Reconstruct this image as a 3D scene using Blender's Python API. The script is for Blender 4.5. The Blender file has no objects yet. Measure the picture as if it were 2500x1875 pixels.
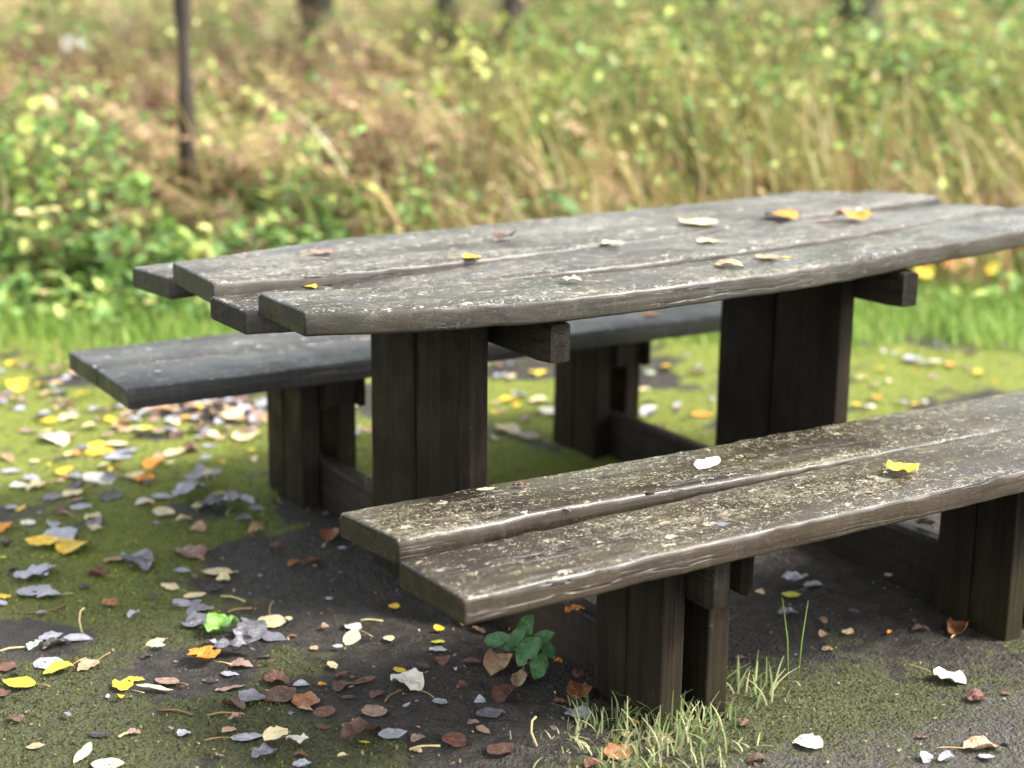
import bpy, math, random
import numpy as np
from mathutils import Vector, Matrix, noise
R = math.radians
rnd = random.Random(7)
npr = np.random.default_rng(11)
scene = bpy.context.scene
COL = scene.collection

# ---------------------------------------------------------------- camera numbers (fitted to the photograph)
FPX, PITCH, ROLL, CAMH, YAW = 3955.8, R(14.1049), R(0.7047), 1.3205, R(57.6285)
TX, TY = -0.3553, 3.2685            # origin of the picnic table
PHI = math.pi/2 - YAW               # turn of the table on the ground
def ray(X, Y):
    X -= 1250; Y -= 937.5
    c, s = math.cos(ROLL), math.sin(ROLL)
    x, y = c*X + s*Y, -s*X + c*Y
    d = (x/FPX, 1.0, -y/FPX)
    return Vector((d[0], d[1]*math.cos(PITCH)+d[2]*math.sin(PITCH), -d[1]*math.sin(PITCH)+d[2]*math.cos(PITCH)))
def at(X, Y, z=0.0):                # the point at height z seen at a photograph pixel
    d = ray(X, Y); t = (z-CAMH)/d.z
    return Vector((d.x*t, d.y*t, z))
def at_y(X, Y, y):                  # the point at distance y ahead
    d = ray(X, Y); t = y/d.y
    return Vector((d.x*t, y, CAMH+d.z*t))
def loc_of(u, v, z):                # table coordinates -> world
    return Vector((TX+u*math.sin(YAW)+v*math.cos(YAW), TY+u*math.cos(YAW)-v*math.sin(YAW), z))
def uv_of(p):
    dx, dy = p.x-TX, p.y-TY
    return dx*math.sin(YAW)+dy*math.cos(YAW), dx*math.cos(YAW)-dy*math.sin(YAW)

# ---------------------------------------------------------------- helpers
def tag(o, label=None, cat=None, group=None, kind=None):
    if label: o['label'] = label
    if cat: o['category'] = cat
    if group: o['group'] = group
    if kind: o['kind'] = kind
    return o
def empty(name, loc, rz=0.0):
    o = bpy.data.objects.new(name, None); COL.objects.link(o)
    o.location = loc; o.rotation_euler = (0, 0, rz); o.empty_display_size = .1
    return o
def link(name, me, mat, parent=None, smooth=False):
    o = bpy.data.objects.new(name, me); COL.objects.link(o)
    if mat is not None and not me.materials: me.materials.append(mat)
    if parent: o.parent = parent
    if smooth:
        me.polygons.foreach_set('use_smooth', [True]*len(me.polygons))
    return o
class MB:
    def __init__(s): s.v = []; s.f = []; s.t = []
    def add(s, vs, fs, tint=None):
        n = len(s.v); s.v += [tuple(p) for p in vs]; s.f += [tuple(i+n for i in f) for f in fs]
        s.t += [tint if tint is not None else 0.5]*len(vs)
    def tube(s, pts, rads, k=8, tint=None, cap=True):
        vs = []; fs = []
        for i, p in enumerate(pts):
            p = Vector(p)
            d = (Vector(pts[min(i+1, len(pts)-1)])-Vector(pts[max(i-1, 0)])).normalized()
            a = d.orthogonal().normalized() if abs(d.z) > .9 else d.cross(Vector((0, 0, 1))).normalized()
            b = d.cross(a)
            for j in range(k):
                q = 2*math.pi*j/k
                vs.append(p+(a*math.cos(q)+b*math.sin(q))*rads[i])
        for i in range(len(pts)-1):
            for j in range(k):
                fs.append((i*k+j, i*k+(j+1) % k, (i+1)*k+(j+1) % k, (i+1)*k+j))
        if cap: fs += [tuple(range(k-1, -1, -1)), tuple(range((len(pts)-1)*k, len(pts)*k))]
        s.add(vs, fs, tint)
    def build(s, name, mat, parent=None, smooth=False):
        me = bpy.data.meshes.new(name); me.from_pydata(s.v, [], s.f); me.update()
        a = me.attributes.new('tint', 'FLOAT', 'POINT'); a.data.foreach_set('value', s.t)
        return link(name, me, mat, parent, smooth)
def bulk(name, V, F, T, mat, parent=None):
    """V (n,3), F (m,k) with one k, T (n,) -> one mesh object"""
    me = bpy.data.meshes.new(name)
    n, (m, k) = len(V), F.shape
    me.vertices.add(n); me.vertices.foreach_set('co', V.astype(np.float32).ravel())
    me.loops.add(m*k); me.loops.foreach_set('vertex_index', F.astype(np.int32).ravel())
    me.polygons.add(m); me.polygons.foreach_set('loop_start', np.arange(0, m*k, k, dtype=np.int32))
    me.update(calc_edges=True); me.validate()
    a = me.attributes.new('tint', 'FLOAT', 'POINT'); a.data.foreach_set('value', T.astype(np.float32))
    return link(name, me, mat, parent)
def sm(a, b, x):
    t = min(1, max(0, (x-a)/(b-a))); return t*t*(3-2*t)
def interp(tab, u):
    xs = [a for a, b in tab]; ys = [b for a, b in tab]
    # smooth (monotone-ish) Catmull-Rom through the table
    if u <= xs[0]: return ys[0]+(u-xs[0])*(ys[1]-ys[0])/(xs[1]-xs[0])
    if u >= xs[-1]: return ys[-1]+(u-xs[-1])*(ys[-1]-ys[-2])/(xs[-1]-xs[-2])
    i = max(k for k in range(len(xs)-1) if xs[k] <= u)
    t = (u-xs[i])/(xs[i+1]-xs[i]); h = xs[i+1]-xs[i]
    def sl(k):
        if k == 0: return (ys[1]-ys[0])/(xs[1]-xs[0])
        if k == len(xs)-1: return (ys[-1]-ys[-2])/(xs[-1]-xs[-2])
        return (ys[k+1]-ys[k-1])/(xs[k+1]-xs[k-1])
    m0, m1 = sl(i)*h, sl(i+1)*h
    return (2*t**3-3*t*t+1)*ys[i]+(t**3-2*t*t+t)*m0+(-2*t**3+3*t*t)*ys[i+1]+(t**3-t*t)*m1

# ---------------------------------------------------------------- node helpers
class NT:
    def __init__(s, name):
        s.m = bpy.data.materials.new(name); s.m.use_nodes = True
        s.n = s.m.node_tree.nodes; s.l = s.m.node_tree.links
        s.n.clear(); s.out = s.n.new('ShaderNodeOutputMaterial')
        s.b = s.n.new('ShaderNodeBsdfPrincipled'); s.l.new(s.b.outputs[0], s.out.inputs[0])
    def new(s, t, **kw):
        n = s.n.new(t)
        for k, v in kw.items(): setattr(n, k, v)
        return n
    def put(s, inp, v):
        if hasattr(v, 'is_linked') or isinstance(v, bpy.types.NodeSocket): s.l.new(v, inp)
        elif isinstance(v, (tuple, list)) and len(v) == 3 and inp.type == 'RGBA': inp.default_value = (*v, 1)
        else: inp.default_value = v
    def coords(s): return s.new('ShaderNodeTexCoord').outputs['Object']
    def mapping(s, vec, scale=(1, 1, 1), loc=(0, 0, 0)):
        n = s.new('ShaderNodeMapping'); s.l.new(vec, n.inputs[0])
        n.inputs['Scale'].default_value = scale; s.put(n.inputs['Location'], loc); return n.outputs[0]
    def noise(s, vec, scale, detail=3, rough=.55, dist=0):
        n = s.new('ShaderNodeTexNoise'); s.l.new(vec, n.inputs['Vector'])
        n.inputs['Scale'].default_value = scale; n.inputs['Detail'].default_value = detail
        n.inputs['Roughness'].default_value = rough; n.inputs['Distortion'].default_value = dist
        return n.outputs['Fac']
    def voro(s, vec, scale, out='Distance', rand=1):
        n = s.new('ShaderNodeTexVoronoi'); s.l.new(vec, n.inputs['Vector'])
        n.inputs['Scale'].default_value = scale; n.inputs['Randomness'].default_value = rand
        return n.outputs[out]
    def ramp(s, fac, stops, mode='LINEAR'):
        n = s.new('ShaderNodeValToRGB'); s.l.new(fac, n.inputs[0]); cr = n.color_ramp; cr.interpolation = mode
        while len(cr.elements) < len(stops): cr.elements.new(.5)
        for e, (p, c) in zip(cr.elements, stops):
            e.position = p; e.color = (*c, 1) if isinstance(c, (tuple, list)) else (c, c, c, 1)
        return n.outputs[0]
    def mr(s, v, a, b, c=0, d=1):
        n = s.new('ShaderNodeMapRange'); n.interpolation_type = 'SMOOTHSTEP'
        s.put(n.inputs[0], v)
        for i, x in zip((1, 2, 3, 4), (a, b, c, d)): n.inputs[i].default_value = x
        return n.outputs[0]
    def math(s, op, a, b=0.0):
        n = s.new('ShaderNodeMath', operation=op); s.put(n.inputs[0], a); s.put(n.inputs[1], b); return n.outputs[0]
    def mix(s, f, a, b, mode='MIX'):
        n = s.new('ShaderNodeMix', data_type='RGBA', blend_type=mode)
        s.put(n.inputs[0], f); s.put(n.inputs[6], a); s.put(n.inputs[7], b); return n.outputs[2]
    def attr(s, name): return s.new('ShaderNodeAttribute', attribute_name=name).outputs['Fac']
    def bump(s, h, strength=.5, dist=.01, normal=None):
        n = s.new('ShaderNodeBump'); n.inputs['Strength'].default_value = strength; n.inputs['Distance'].default_value = dist
        s.l.new(h, n.inputs['Height'])
        if normal is not None: s.l.new(normal, n.inputs['Normal'])
        return n.outputs[0]
    def set(s, **kw):
        for k, v in kw.items(): s.put(s.b.inputs[k.replace('_', ' ')], v)
        return s.m

def wood(name, axis, dark, light, algae=.4, lichen=.5, rough=(.28, .5), wet=.35, algae_col=(.085, .078, .035), streak=.14, pale=(1, 1, 1), spec=.3):
    t = NT(name)
    oc = t.coords(); ri = t.new('ShaderNodeObjectInfo').outputs['Random']
    off = t.new('ShaderNodeCombineXYZ'); k = t.math('MULTIPLY', ri, 37.0)
    for i in range(3): t.l.new(k, off.inputs[i])
    va = t.new('ShaderNodeVectorMath', operation='ADD'); t.l.new(oc, va.inputs[0]); t.l.new(off.outputs[0], va.inputs[1]); oc2 = va.outputs[0]
    sc = {'x': (1.3, 40, 40), 'y': (40, 1.3, 40), 'z': (40, 40, 1.3)}[axis]
    gv = t.mapping(oc2, sc)
    g = t.noise(gv, 1.0, 6, .62, .6)
    sc2 = {'x': (.7, 14, 14), 'y': (14, .7, 14), 'z': (14, 14, .7)}[axis]
    g2 = t.noise(t.mapping(oc2, sc2), 1.0, 3, .5, 1.0)
    big = t.noise(oc2, 3.2, 3)
    col = t.mix(t.ramp(g, [(.32, 0), (.68, 1)]), dark, light)
    col = t.mix(t.math('MULTIPLY', t.ramp(g2, [(.4, 0), (.7, 1)]), .45), col, tuple(c*.45 for c in dark))
    col = t.mix(t.math('MULTIPLY', t.ramp(big, [(.42, 0), (.66, 1)]), .5), col, tuple(min(1, c*1.7) for c in light))
    nz = t.new('ShaderNodeSeparateXYZ'); t.l.new(t.new('ShaderNodeNewGeometry').outputs['Normal'], nz.inputs[0])
    up = t.mr(nz.outputs['Z'], .35, .85)
    al = t.math('MULTIPLY', t.math('MULTIPLY', t.ramp(t.noise(oc2, 5.5, 4), [(.40, 0), (.62, 1)]), algae), t.math('ADD', t.math('MULTIPLY', up, .8), .2))
    col = t.mix(al, col, algae_col)
    if axis == 'z':                        # green growth and splashed mud near the ground
        sz_ = t.new('ShaderNodeSeparateXYZ'); t.l.new(oc, sz_.inputs[0])
        low = t.math('MULTIPLY', t.mr(sz_.outputs[2], .30, .02), t.ramp(t.noise(t.mapping(oc2, (9, 9, 4)), 1.0, 4), [(.38, 0), (.62, 1)]))
        col = t.mix(t.math('MULTIPLY', low, .42), col, (.036, .036, .012))
    on = t.new('ShaderNodeSeparateXYZ'); t.l.new(t.new('ShaderNodeTexCoord').outputs['Normal'], on.inputs[0])
    endg = t.mr(t.math('ABSOLUTE', on.outputs['xyz'.index(axis)]), .6, .9)      # soaked end grain is darker
    col = t.mix(t.math('MULTIPLY', endg, .75), col, tuple(c*.55 for c in dark))
    # open cracks along the grain, and rain streaks down the upright faces
    csc = {'x': (.9, 60, 60), 'y': (60, .9, 60), 'z': (60, 60, .9)}[axis]
    crk = t.ramp(t.noise(t.mapping(oc2, csc), 1.0, 2, .5, .8), [(.478, 0), (.497, 1), (.503, 1), (.522, 0)])
    crk = t.math('MULTIPLY', crk, t.ramp(t.noise(t.mapping(oc2, {'x': (1.5, 9, 9), 'y': (9, 1.5, 9), 'z': (9, 9, 1.5)}[axis]), 1.0, 2), [(.50, 0), (.60, 1)]))
    col = t.mix(t.math('MULTIPLY', crk, .85), col, (.006, .005, .004))
    stk = t.ramp(t.noise(t.mapping(oc2, (75, 75, 5)), 1.0, 3, .6), [(.48, 0), (.68, 1)])
    col = t.mix(t.math('MULTIPLY', t.math('MULTIPLY', stk, t.math('SUBTRACT', 1.0, up)), streak), col, tuple(min(1, c*2.3+.01) for c in light))
    # lichen: soft pale crusts that gather in patches, with fine flecks between, drawn out a little along the grain
    dj = t.new('ShaderNodeTexNoise'); t.l.new(oc2, dj.inputs['Vector']); dj.inputs['Scale'].default_value = 110; dj.inputs['Detail'].default_value = 4
    dv = t.new('ShaderNodeVectorMath', operation='SCALE'); t.l.new(dj.outputs['Color'], dv.inputs[0]); dv.inputs['Scale'].default_value = .034
    dw = t.new('ShaderNodeVectorMath', operation='ADD'); t.l.new(oc2, dw.inputs[0]); t.l.new(dv.outputs[0], dw.inputs[1])
    patch = t.ramp(t.noise(t.mapping(oc2, {'x': (2.4, 8, 8), 'y': (8, 2.4, 8), 'z': (8, 8, 2.4)}[axis]), 1.0, 3), [(.38, 0), (.68, 1)])
    fl = None
    for sc_, sz, kp in ((.8, .30, .22), (1.7, .36, .58), (3.4, .40, .85)):
        lsc = {'x': (40*sc_, 80*sc_, 80*sc_), 'y': (80*sc_, 40*sc_, 80*sc_), 'z': (80*sc_, 80*sc_, 40*sc_)}[axis]
        mv = t.mapping(dw.outputs[0], lsc)
        vd = t.voro(mv, 1.0); sepc = t.new('ShaderNodeSeparateColor'); t.l.new(t.voro(mv, 1.0, 'Color'), sepc.inputs[0])
        keep = t.math('LESS_THAN', sepc.outputs[0], t.math('ADD', t.math('MULTIPLY', patch, kp*lichen), .09*lichen))
        sz_ = t.math('ADD', t.math('MULTIPLY', sepc.outputs[1], sz), .16)
        one = t.math('MULTIPLY', t.mr(t.math('SUBTRACT', vd, sz_), .10, -.10), keep)
        one = t.math('MULTIPLY', one, t.math('ADD', t.math('MULTIPLY', sepc.outputs[2], .65), .30))
        fl = one if fl is None else t.math('MAXIMUM', fl, one)
    crust = t.math('MULTIPLY', t.ramp(t.noise(t.mapping(dw.outputs[0], {'x': (9, 34, 34), 'y': (34, 9, 34), 'z': (34, 34, 9)}[axis]), 1.0, 5, .65), [(.54, 0), (.66, 1)]), t.math('MULTIPLY', patch, .55*lichen))
    fl = t.math('MAXIMUM', fl, crust)
    fl = t.math('MULTIPLY', fl, t.math('ADD', t.math('MULTIPLY', up, .91), .07))
    lc = t.ramp(t.noise(oc2, 30, 2), [(p_, tuple(a_*b_ for a_, b_ in zip(q_, pale))) for p_, q_ in ((.3, (.32, .30, .22)), (.5, (.47, .45, .36)), (.7, (.58, .57, .51)))])
    col = t.mix(fl, col, lc)
    rr = t.mr(t.noise(oc2, 9, 4), .35, .65, rough[0], rough[1])
    rr = t.math('ADD', rr, t.math('MULTIPLY', fl, .3))
    h = t.math('ADD', t.math('ADD', g, t.math('MULTIPLY', g2, .9)), t.math('SUBTRACT', t.math('MULTIPLY', fl, .7), t.math('MULTIPLY', crk, 1.4)))
    bm = t.bump(h, .6, .004)
    t.set(Base_Color=col, Roughness=rr, Normal=bm, Coat_Weight=t.math('MULTIPLY', wet, t.math('SUBTRACT', 1.0, endg)), Coat_Roughness=.22)
    t.b.inputs['Specular IOR Level'].default_value = spec
    return t.m

def tinted(name, stops, rough=.6, spec=.3, transl=.0, extra=None):
    """plants: colour of each leaf or blade from its own 'tint' value"""
    t = NT(name)
    c = t.ramp(t.attr('tint'), stops)
    nz = t.noise(t.coords(), 14, 2)
    c = t.mix(t.math('MULTIPLY', nz, .35), c, t.mix(.5, c, (.10, .06, .02)))
    t.set(Base_Color=c, Roughness=rough); t.b.inputs['Specular IOR Level'].default_value = spec
    if transl:
        tr = t.new('ShaderNodeBsdfTranslucent'); t.l.new(c, tr.inputs[0])
        ms = t.new('ShaderNodeMixShader'); ms.inputs[0].default_value = transl
        t.l.new(t.b.outputs[0], ms.inputs[1]); t.l.new(tr.outputs[0], ms.inputs[2]); t.l.new(ms.outputs[0], t.out.inputs[0])
    return t.m

def leaf_mat(name, c1, c2, spot=(.12, .07, .03), spots=.35, rough=.45, spec=.5):
    t = NT(name)
    oc = t.coords(); ri = t.new('ShaderNodeObjectInfo').outputs['Random']
    off = t.new('ShaderNodeCombineXYZ'); k = t.math('MULTIPLY', ri, 23.0)
    for i in range(3): t.l.new(k, off.inputs[i])
    va = t.new('ShaderNodeVectorMath', operation='ADD'); t.l.new(oc, va.inputs[0]); t.l.new(off.outputs[0], va.inputs[1])
    n1 = t.noise(va.outputs[0], 3.2, 4)
    c = t.mix(t.ramp(n1, [(.35, 0), (.65, 1)]), c1, c2)
    sx = t.new('ShaderNodeSeparateXYZ'); t.l.new(oc, sx.inputs[0])
    ay = t.math('ABSOLUTE', sx.outputs[1])
    w = t.math('SINE', t.math('MULTIPLY', t.math('ADD', sx.outputs[0], t.math('MULTIPLY', ay, -.8)), 58.0))
    vein = t.math('MAXIMUM', t.math('MULTIPLY', t.mr(w, .75, 1.0), .55), t.mr(ay, .022, .006))
    c = t.mix(t.math('MULTIPLY', vein, .35), c, tuple(min(1, x*1.5+.02) for x in c1))
    s = t.ramp(t.noise(va.outputs[0], 7, 3), [(.56, 0), (.68, 1)])
    c = t.mix(t.math('MULTIPLY', s, spots), c, spot)
    t.set(Base_Color=c, Roughness=rough, Normal=t.bump(t.math('ADD', n1, t.math('MULTIPLY', vein, .5)), .4, .05))
    t.b.inputs['Specular IOR Level'].default_value = spec
    return t.m

M = {}
M['table'] = wood('weathered_tabletop_wood', 'x', (.023, .0195, .0165), (.072, .061, .051), .25, 1.30, (.28, .50), .14, (.075, .068, .042), streak=.06, spec=.34)
M['table4'] = wood('weathered_front_board_wood', 'x', (.019, .016, .0135), (.056, .048, .039), .50, 1.15, (.26, .48), .14, (.085, .080, .042), streak=.06, spec=.3)
M['bench'] = wood('wet_bench_wood', 'x', (.0165, .0118, .0080), (.047, .034, .0225), .50, .80, (.22, .42), .20, (.064, .054, .024), streak=.10, pale=(1, .95, .80), spec=.32)
M['farbench'] = wood('grey_bench_wood', 'x', (.020, .019, .019), (.062, .060, .059), .10, .35, (.28, .48), .12, spec=.32)
M['post'] = wood('dark_post_wood', 'z', (.0085, .0062, .0046), (.026, .0190, .0138), .05, .05, (.45, .7), .0, spec=.10)
M['beam'] = wood('dark_beam_wood', 'y', (.014, .011, .008), (.042, .033, .025), .20, .12, (.42, .64), .0, spec=.14)

# ---------------------------------------------------------------- ground
def fbm(x, y, s, o=3): return noise.fractal(Vector((x*s, y*s, 3.1)), 1.0, 2.0, o)
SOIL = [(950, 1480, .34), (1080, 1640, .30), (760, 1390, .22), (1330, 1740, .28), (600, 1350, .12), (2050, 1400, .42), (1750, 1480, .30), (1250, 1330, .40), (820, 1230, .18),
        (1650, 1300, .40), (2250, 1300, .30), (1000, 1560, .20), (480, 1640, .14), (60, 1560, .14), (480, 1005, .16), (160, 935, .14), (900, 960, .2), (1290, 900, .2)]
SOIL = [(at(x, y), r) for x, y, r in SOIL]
GRAVEL = [(at(2300, 1850), .26), (at(2500, 1760), .20), (at(2020, 1900), .16)]
def edge_y(x):                       # where the lawn gives way to undergrowth
    return 6.35+.10*x+.22*fbm(x, 2, .7)
def ground_z(x, y):
    z = .02*fbm(x, y, 1.1)+.006*fbm(x, y, 6)+(.006*max(0, fbm(x+3, y, 11, 2)) if y < 8 else 0)
    for p, r in ((at(1600, 1750), .3),): z += .02*math.exp(-((x-p.x)**2+(y-p.y)**2)/r**2)
    z += .055*max(0, y-6.6) if y < 26 else .055*19.4+.02*(min(y, 120)-26)
    return z
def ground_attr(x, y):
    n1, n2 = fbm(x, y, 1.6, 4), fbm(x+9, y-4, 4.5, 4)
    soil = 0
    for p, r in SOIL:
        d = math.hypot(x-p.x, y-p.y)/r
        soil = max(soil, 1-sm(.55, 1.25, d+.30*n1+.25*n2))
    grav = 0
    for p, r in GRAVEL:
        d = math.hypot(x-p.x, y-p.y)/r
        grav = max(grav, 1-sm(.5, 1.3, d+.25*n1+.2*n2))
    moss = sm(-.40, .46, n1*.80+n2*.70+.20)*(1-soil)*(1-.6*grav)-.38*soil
    brt = sm(2.9, 4.4, y+.6*n1)         # moss colour painted brighter farther out, in place of shade on the near ground
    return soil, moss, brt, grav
def axis_pts(lo, a, b, hi, step, n_out):
    inner = np.arange(a, b+1e-6, step)
    g = (np.linspace(0, 1, n_out+1)[1:])**3
    return np.concatenate([(a-(a-lo)*g)[::-1], inner, b+(hi-b)*g])
gx = axis_pts(-250, -2.2, 2.8, 250, .03, 30); gy = axis_pts(-60, 2.2, 7.6, 400, .03, 34)
nx, ny = len(gx), len(gy)
GV = np.zeros((nx*ny, 3)); A4 = np.zeros((nx*ny, 4)); k = 0
for y in gy:
    for x in gx:
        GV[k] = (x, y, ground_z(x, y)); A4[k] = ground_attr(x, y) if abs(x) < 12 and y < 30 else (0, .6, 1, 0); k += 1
ii = np.arange(nx*ny).reshape(ny, nx)
GF = np.stack([ii[:-1, :-1].ravel(), ii[:-1, 1:].ravel(), ii[1:, 1:].ravel(), ii[1:, :-1].ravel()], 1)
t = NT('mossy_earth')
gc = t.coords()
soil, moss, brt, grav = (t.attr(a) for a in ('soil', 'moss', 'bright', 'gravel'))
n_f, n_m, n_g = t.noise(gc, 140, 4), t.noise(gc, 26, 4), t.noise(gc, 6, 3)
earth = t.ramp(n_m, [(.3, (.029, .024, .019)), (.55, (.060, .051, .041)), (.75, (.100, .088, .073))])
vg = t.voro(gc, 110); vgc = t.new('ShaderNodeSeparateColor'); t.l.new(t.voro(gc, 110, 'Color'), vgc.inputs[0])
pebble = t.math('MULTIPLY', t.math('LESS_THAN', vd := vg, .30), t.math('GREATER_THAN', vgc.outputs[0], .80))
earth = t.mix(t.math('MULTIPLY', pebble, .6), earth, t.ramp(vgc.outputs[1], [(0, (.06, .05, .04)), (.6, (.14, .12, .10)), (1, (.30, .27, .22))]))
stone = t.ramp(t.noise(gc, 60, 4), [(.3, (.065, .056, .046)), (.7, (.150, .135, .115))])
earth = t.mix(grav, earth, stone)
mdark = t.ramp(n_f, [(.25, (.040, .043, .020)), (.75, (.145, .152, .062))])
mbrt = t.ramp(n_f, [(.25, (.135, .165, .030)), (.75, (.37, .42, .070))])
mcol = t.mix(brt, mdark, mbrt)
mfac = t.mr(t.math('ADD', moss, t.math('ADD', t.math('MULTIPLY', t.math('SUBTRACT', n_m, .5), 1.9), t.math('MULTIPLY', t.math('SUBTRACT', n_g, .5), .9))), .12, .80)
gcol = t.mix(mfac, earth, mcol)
# under the far undergrowth: leaf mould and dull grass; out beyond it a pale green meadow
sy = t.new('ShaderNodeSeparateXYZ'); t.l.new(gc, sy.inputs[0])
mould = t.ramp(n_m, [(.3, (.025, .019, .011)), (.7, (.075, .056, .030))])
gcol = t.mix(t.mr(sy.outputs[1], 6.4, 7.0), gcol, mould)
gcol = t.mix(t.mr(sy.outputs[1], 15, 19), gcol, t.ramp(n_g, [(.3, (.16, .22, .06)), (.7, (.30, .38, .12))]))
hgt = t.math('ADD', t.math('ADD', n_f, t.math('MULTIPLY', n_m, 1.2)), t.math('MULTIPLY', pebble, .4))
t.set(Base_Color=gcol, Roughness=t.mix(mfac, t.mr(n_m, .3, .7, .45, .8), (.9, .9, .9)), Normal=t.bump(hgt, 1.0, .026))
t.b.inputs['Specular IOR Level'].default_value = .35
M['ground'] = t.m
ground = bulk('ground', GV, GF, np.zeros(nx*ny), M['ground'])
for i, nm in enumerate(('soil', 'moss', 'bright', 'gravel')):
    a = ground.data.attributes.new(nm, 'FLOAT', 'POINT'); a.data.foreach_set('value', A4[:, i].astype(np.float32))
ground.data.polygons.foreach_set('use_smooth', [True]*len(ground.data.polygons))
tag(ground, 'dark trodden earth with green moss spreading round the picnic table', 'ground', kind='structure')

# ---------------------------------------------------------------- the picnic table
table = tag(empty('picnic_table', (TX, TY, 0), PHI), 'dark weathered wooden picnic table with a bench fixed along each side', 'picnic table')
def lnoise(u, s, seed): return noise.noise(Vector((u*s, seed*7.3, 1.7)))
def plank(name, ub, uf, vb, vf, zb, zf, th, mat, seed, r=.010, step=.025):
    """board along the table: ends at u=ub[0]..ub[1] on its far edge and uf[0]..uf[1] on its near edge;
    vb(u), vf(u) its far and near edges, zb(u), zf(u) the height of its top along them"""
    mb = MB(); n = int((ub[1]-ub[0])/step)
    ss = [0, .0015/(ub[1]-ub[0]), .005/(ub[1]-ub[0])]; ss = ss+[i/n for i in range(1, n)]+[1-x for x in ss[::-1]]
    rings = []
    for si, s in enumerate(ss):
        e = min(si, len(ss)-1-si); ins = (.0045, .0013, 0)[e] if e < 3 else 0
        uB = ub[0]+(ub[1]-ub[0])*s; uF = uf[0]+(uf[1]-uf[0])*s; um = (uB+uF)/2
        w0 = .003*lnoise(um, 9, seed)+.0022*lnoise(um, 34, seed+3); w1 = .003*lnoise(um, 9, seed+1)+.0024*lnoise(um, 34, seed+5); rk = 1+.55*lnoise(um, 21, seed+6)+.4*lnoise(um, 60, seed+7)
        vB, vF = vb(uB)+w0+ins, vf(uF)+w1-ins
        zB, zF = zb(uB)+.0016*lnoise(um, 14, seed+2), zf(uF)+.0016*lnoise(um, 14, seed+4)+.001*lnoise(um, 45, seed+8)
        ring = []
        for (cx, cz, a0) in ((1, 1, 0), (0, 1, 90), (0, 0, 180), (1, 0, 270)):      # near-top, far-top, far-bottom, near-bottom
            rr = max(.003, r*(1.0*rk if cz else .6))
            for a in (0, 30, 60, 90):
                q = R(a0+a); f = cx
                pv = (vF-rr if cx else vB+rr)+rr*math.cos(q)
                z0 = (zF if cx else zB)
                pz = (z0-ins-rr if cz else z0-th+ins+rr)+rr*math.sin(q)
                wgt = (pv-vB)/(vF-vB); uu = uB+(uF-uB)*wgt
                ring.append((uu, -pv, pz))
        rings.append(ring)
    k = len(rings[0]); vs = [p for rg in rings for p in rg]; fs = []
    for i in range(len(rings)-1):
        for j in range(k):
            fs.append((i*k+j, (i+1)*k+j, (i+1)*k+(j+1) % k, i*k+(j+1) % k))
    nv = len(vs); vs += rings[0]+rings[-1]          # end faces keep their own corners, so they stay flat
    fs += [tuple(range(nv, nv+k)), tuple(range(nv+2*k-1, nv+k-1, -1))]
    mb.add(vs, fs)
    o = mb.build(name, mat, table, smooth=True)
    return o
ZT, TH = .7167, .049
def rise(u): return ZT+.014*max(0, u-.3)
B4 = [(-.21, .264), (-.093, .309), (.043, .347), (.2, .374), (.32, .391), (.62, .395), (.89, .392), (1.25, .345), (1.72, .278), (2.1, .215)]
B3 = [(-.2, .041), (.1, .118), (.42, .176), (.76, .185), (1.3, .135), (1.95, .005)]
B2 = [(-.26, -.070), (.06, -.050), (.5, -.055), (1.0, -.085), (1.96, -.210)]
B1 = [(-.25, -.357), (.1, -.300), (.56, -.262), (.9, -.272), (1.3, -.325), (1.9, -.430)]
B0 = [(-.28, -.545), (0, -.495), (.3, -.475), (.73, -.487), (1.3, -.492), (1.75, -.530)]
f_ = lambda tab, d: (lambda u: interp(tab, u)+d)
dr = lambda d, a, b: (lambda u: rise(u)-d*(1-sm(a, b, u)))
drl = lambda u: rise(u)-.037*(1-min(1, max(0, (u+.25)/.45)))
plank('tabletop_board', (-.252, 1.72), (-.232, 1.83), f_(B0, 0), f_(B1, -.004), drl, drl, TH, M['table'], 1)
plank('tabletop_board', (-.228, 1.89), (-.247, 1.96), f_(B1, .002), f_(B2, -.003), lambda u: rise(u)+.002, lambda u: rise(u)+.004, TH, M['table'], 2)
plank('tabletop_board', (-.258, 1.955), (-.222, 1.99), f_(B2, .003), f_(B3, -.003),
      lambda u: rise(u)-.022*(1-sm(-.1, .6, u))-.014*sm(1.2, 2, u), lambda u: rise(u)-.040*(1-sm(-.15, .35, u))+.006*sm(.1, .5, u)-.010*sm(1.2, 2, u), TH, M['table'], 3)
plank('tabletop_board', (-.201, 2.05), (-.205, 2.1), f_(B3, .003), f_(B4, 0), lambda u: rise(u)-.004*sm(.2, .6, u), lambda u: rise(u), TH, M['table4'], 4, r=.013)
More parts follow.
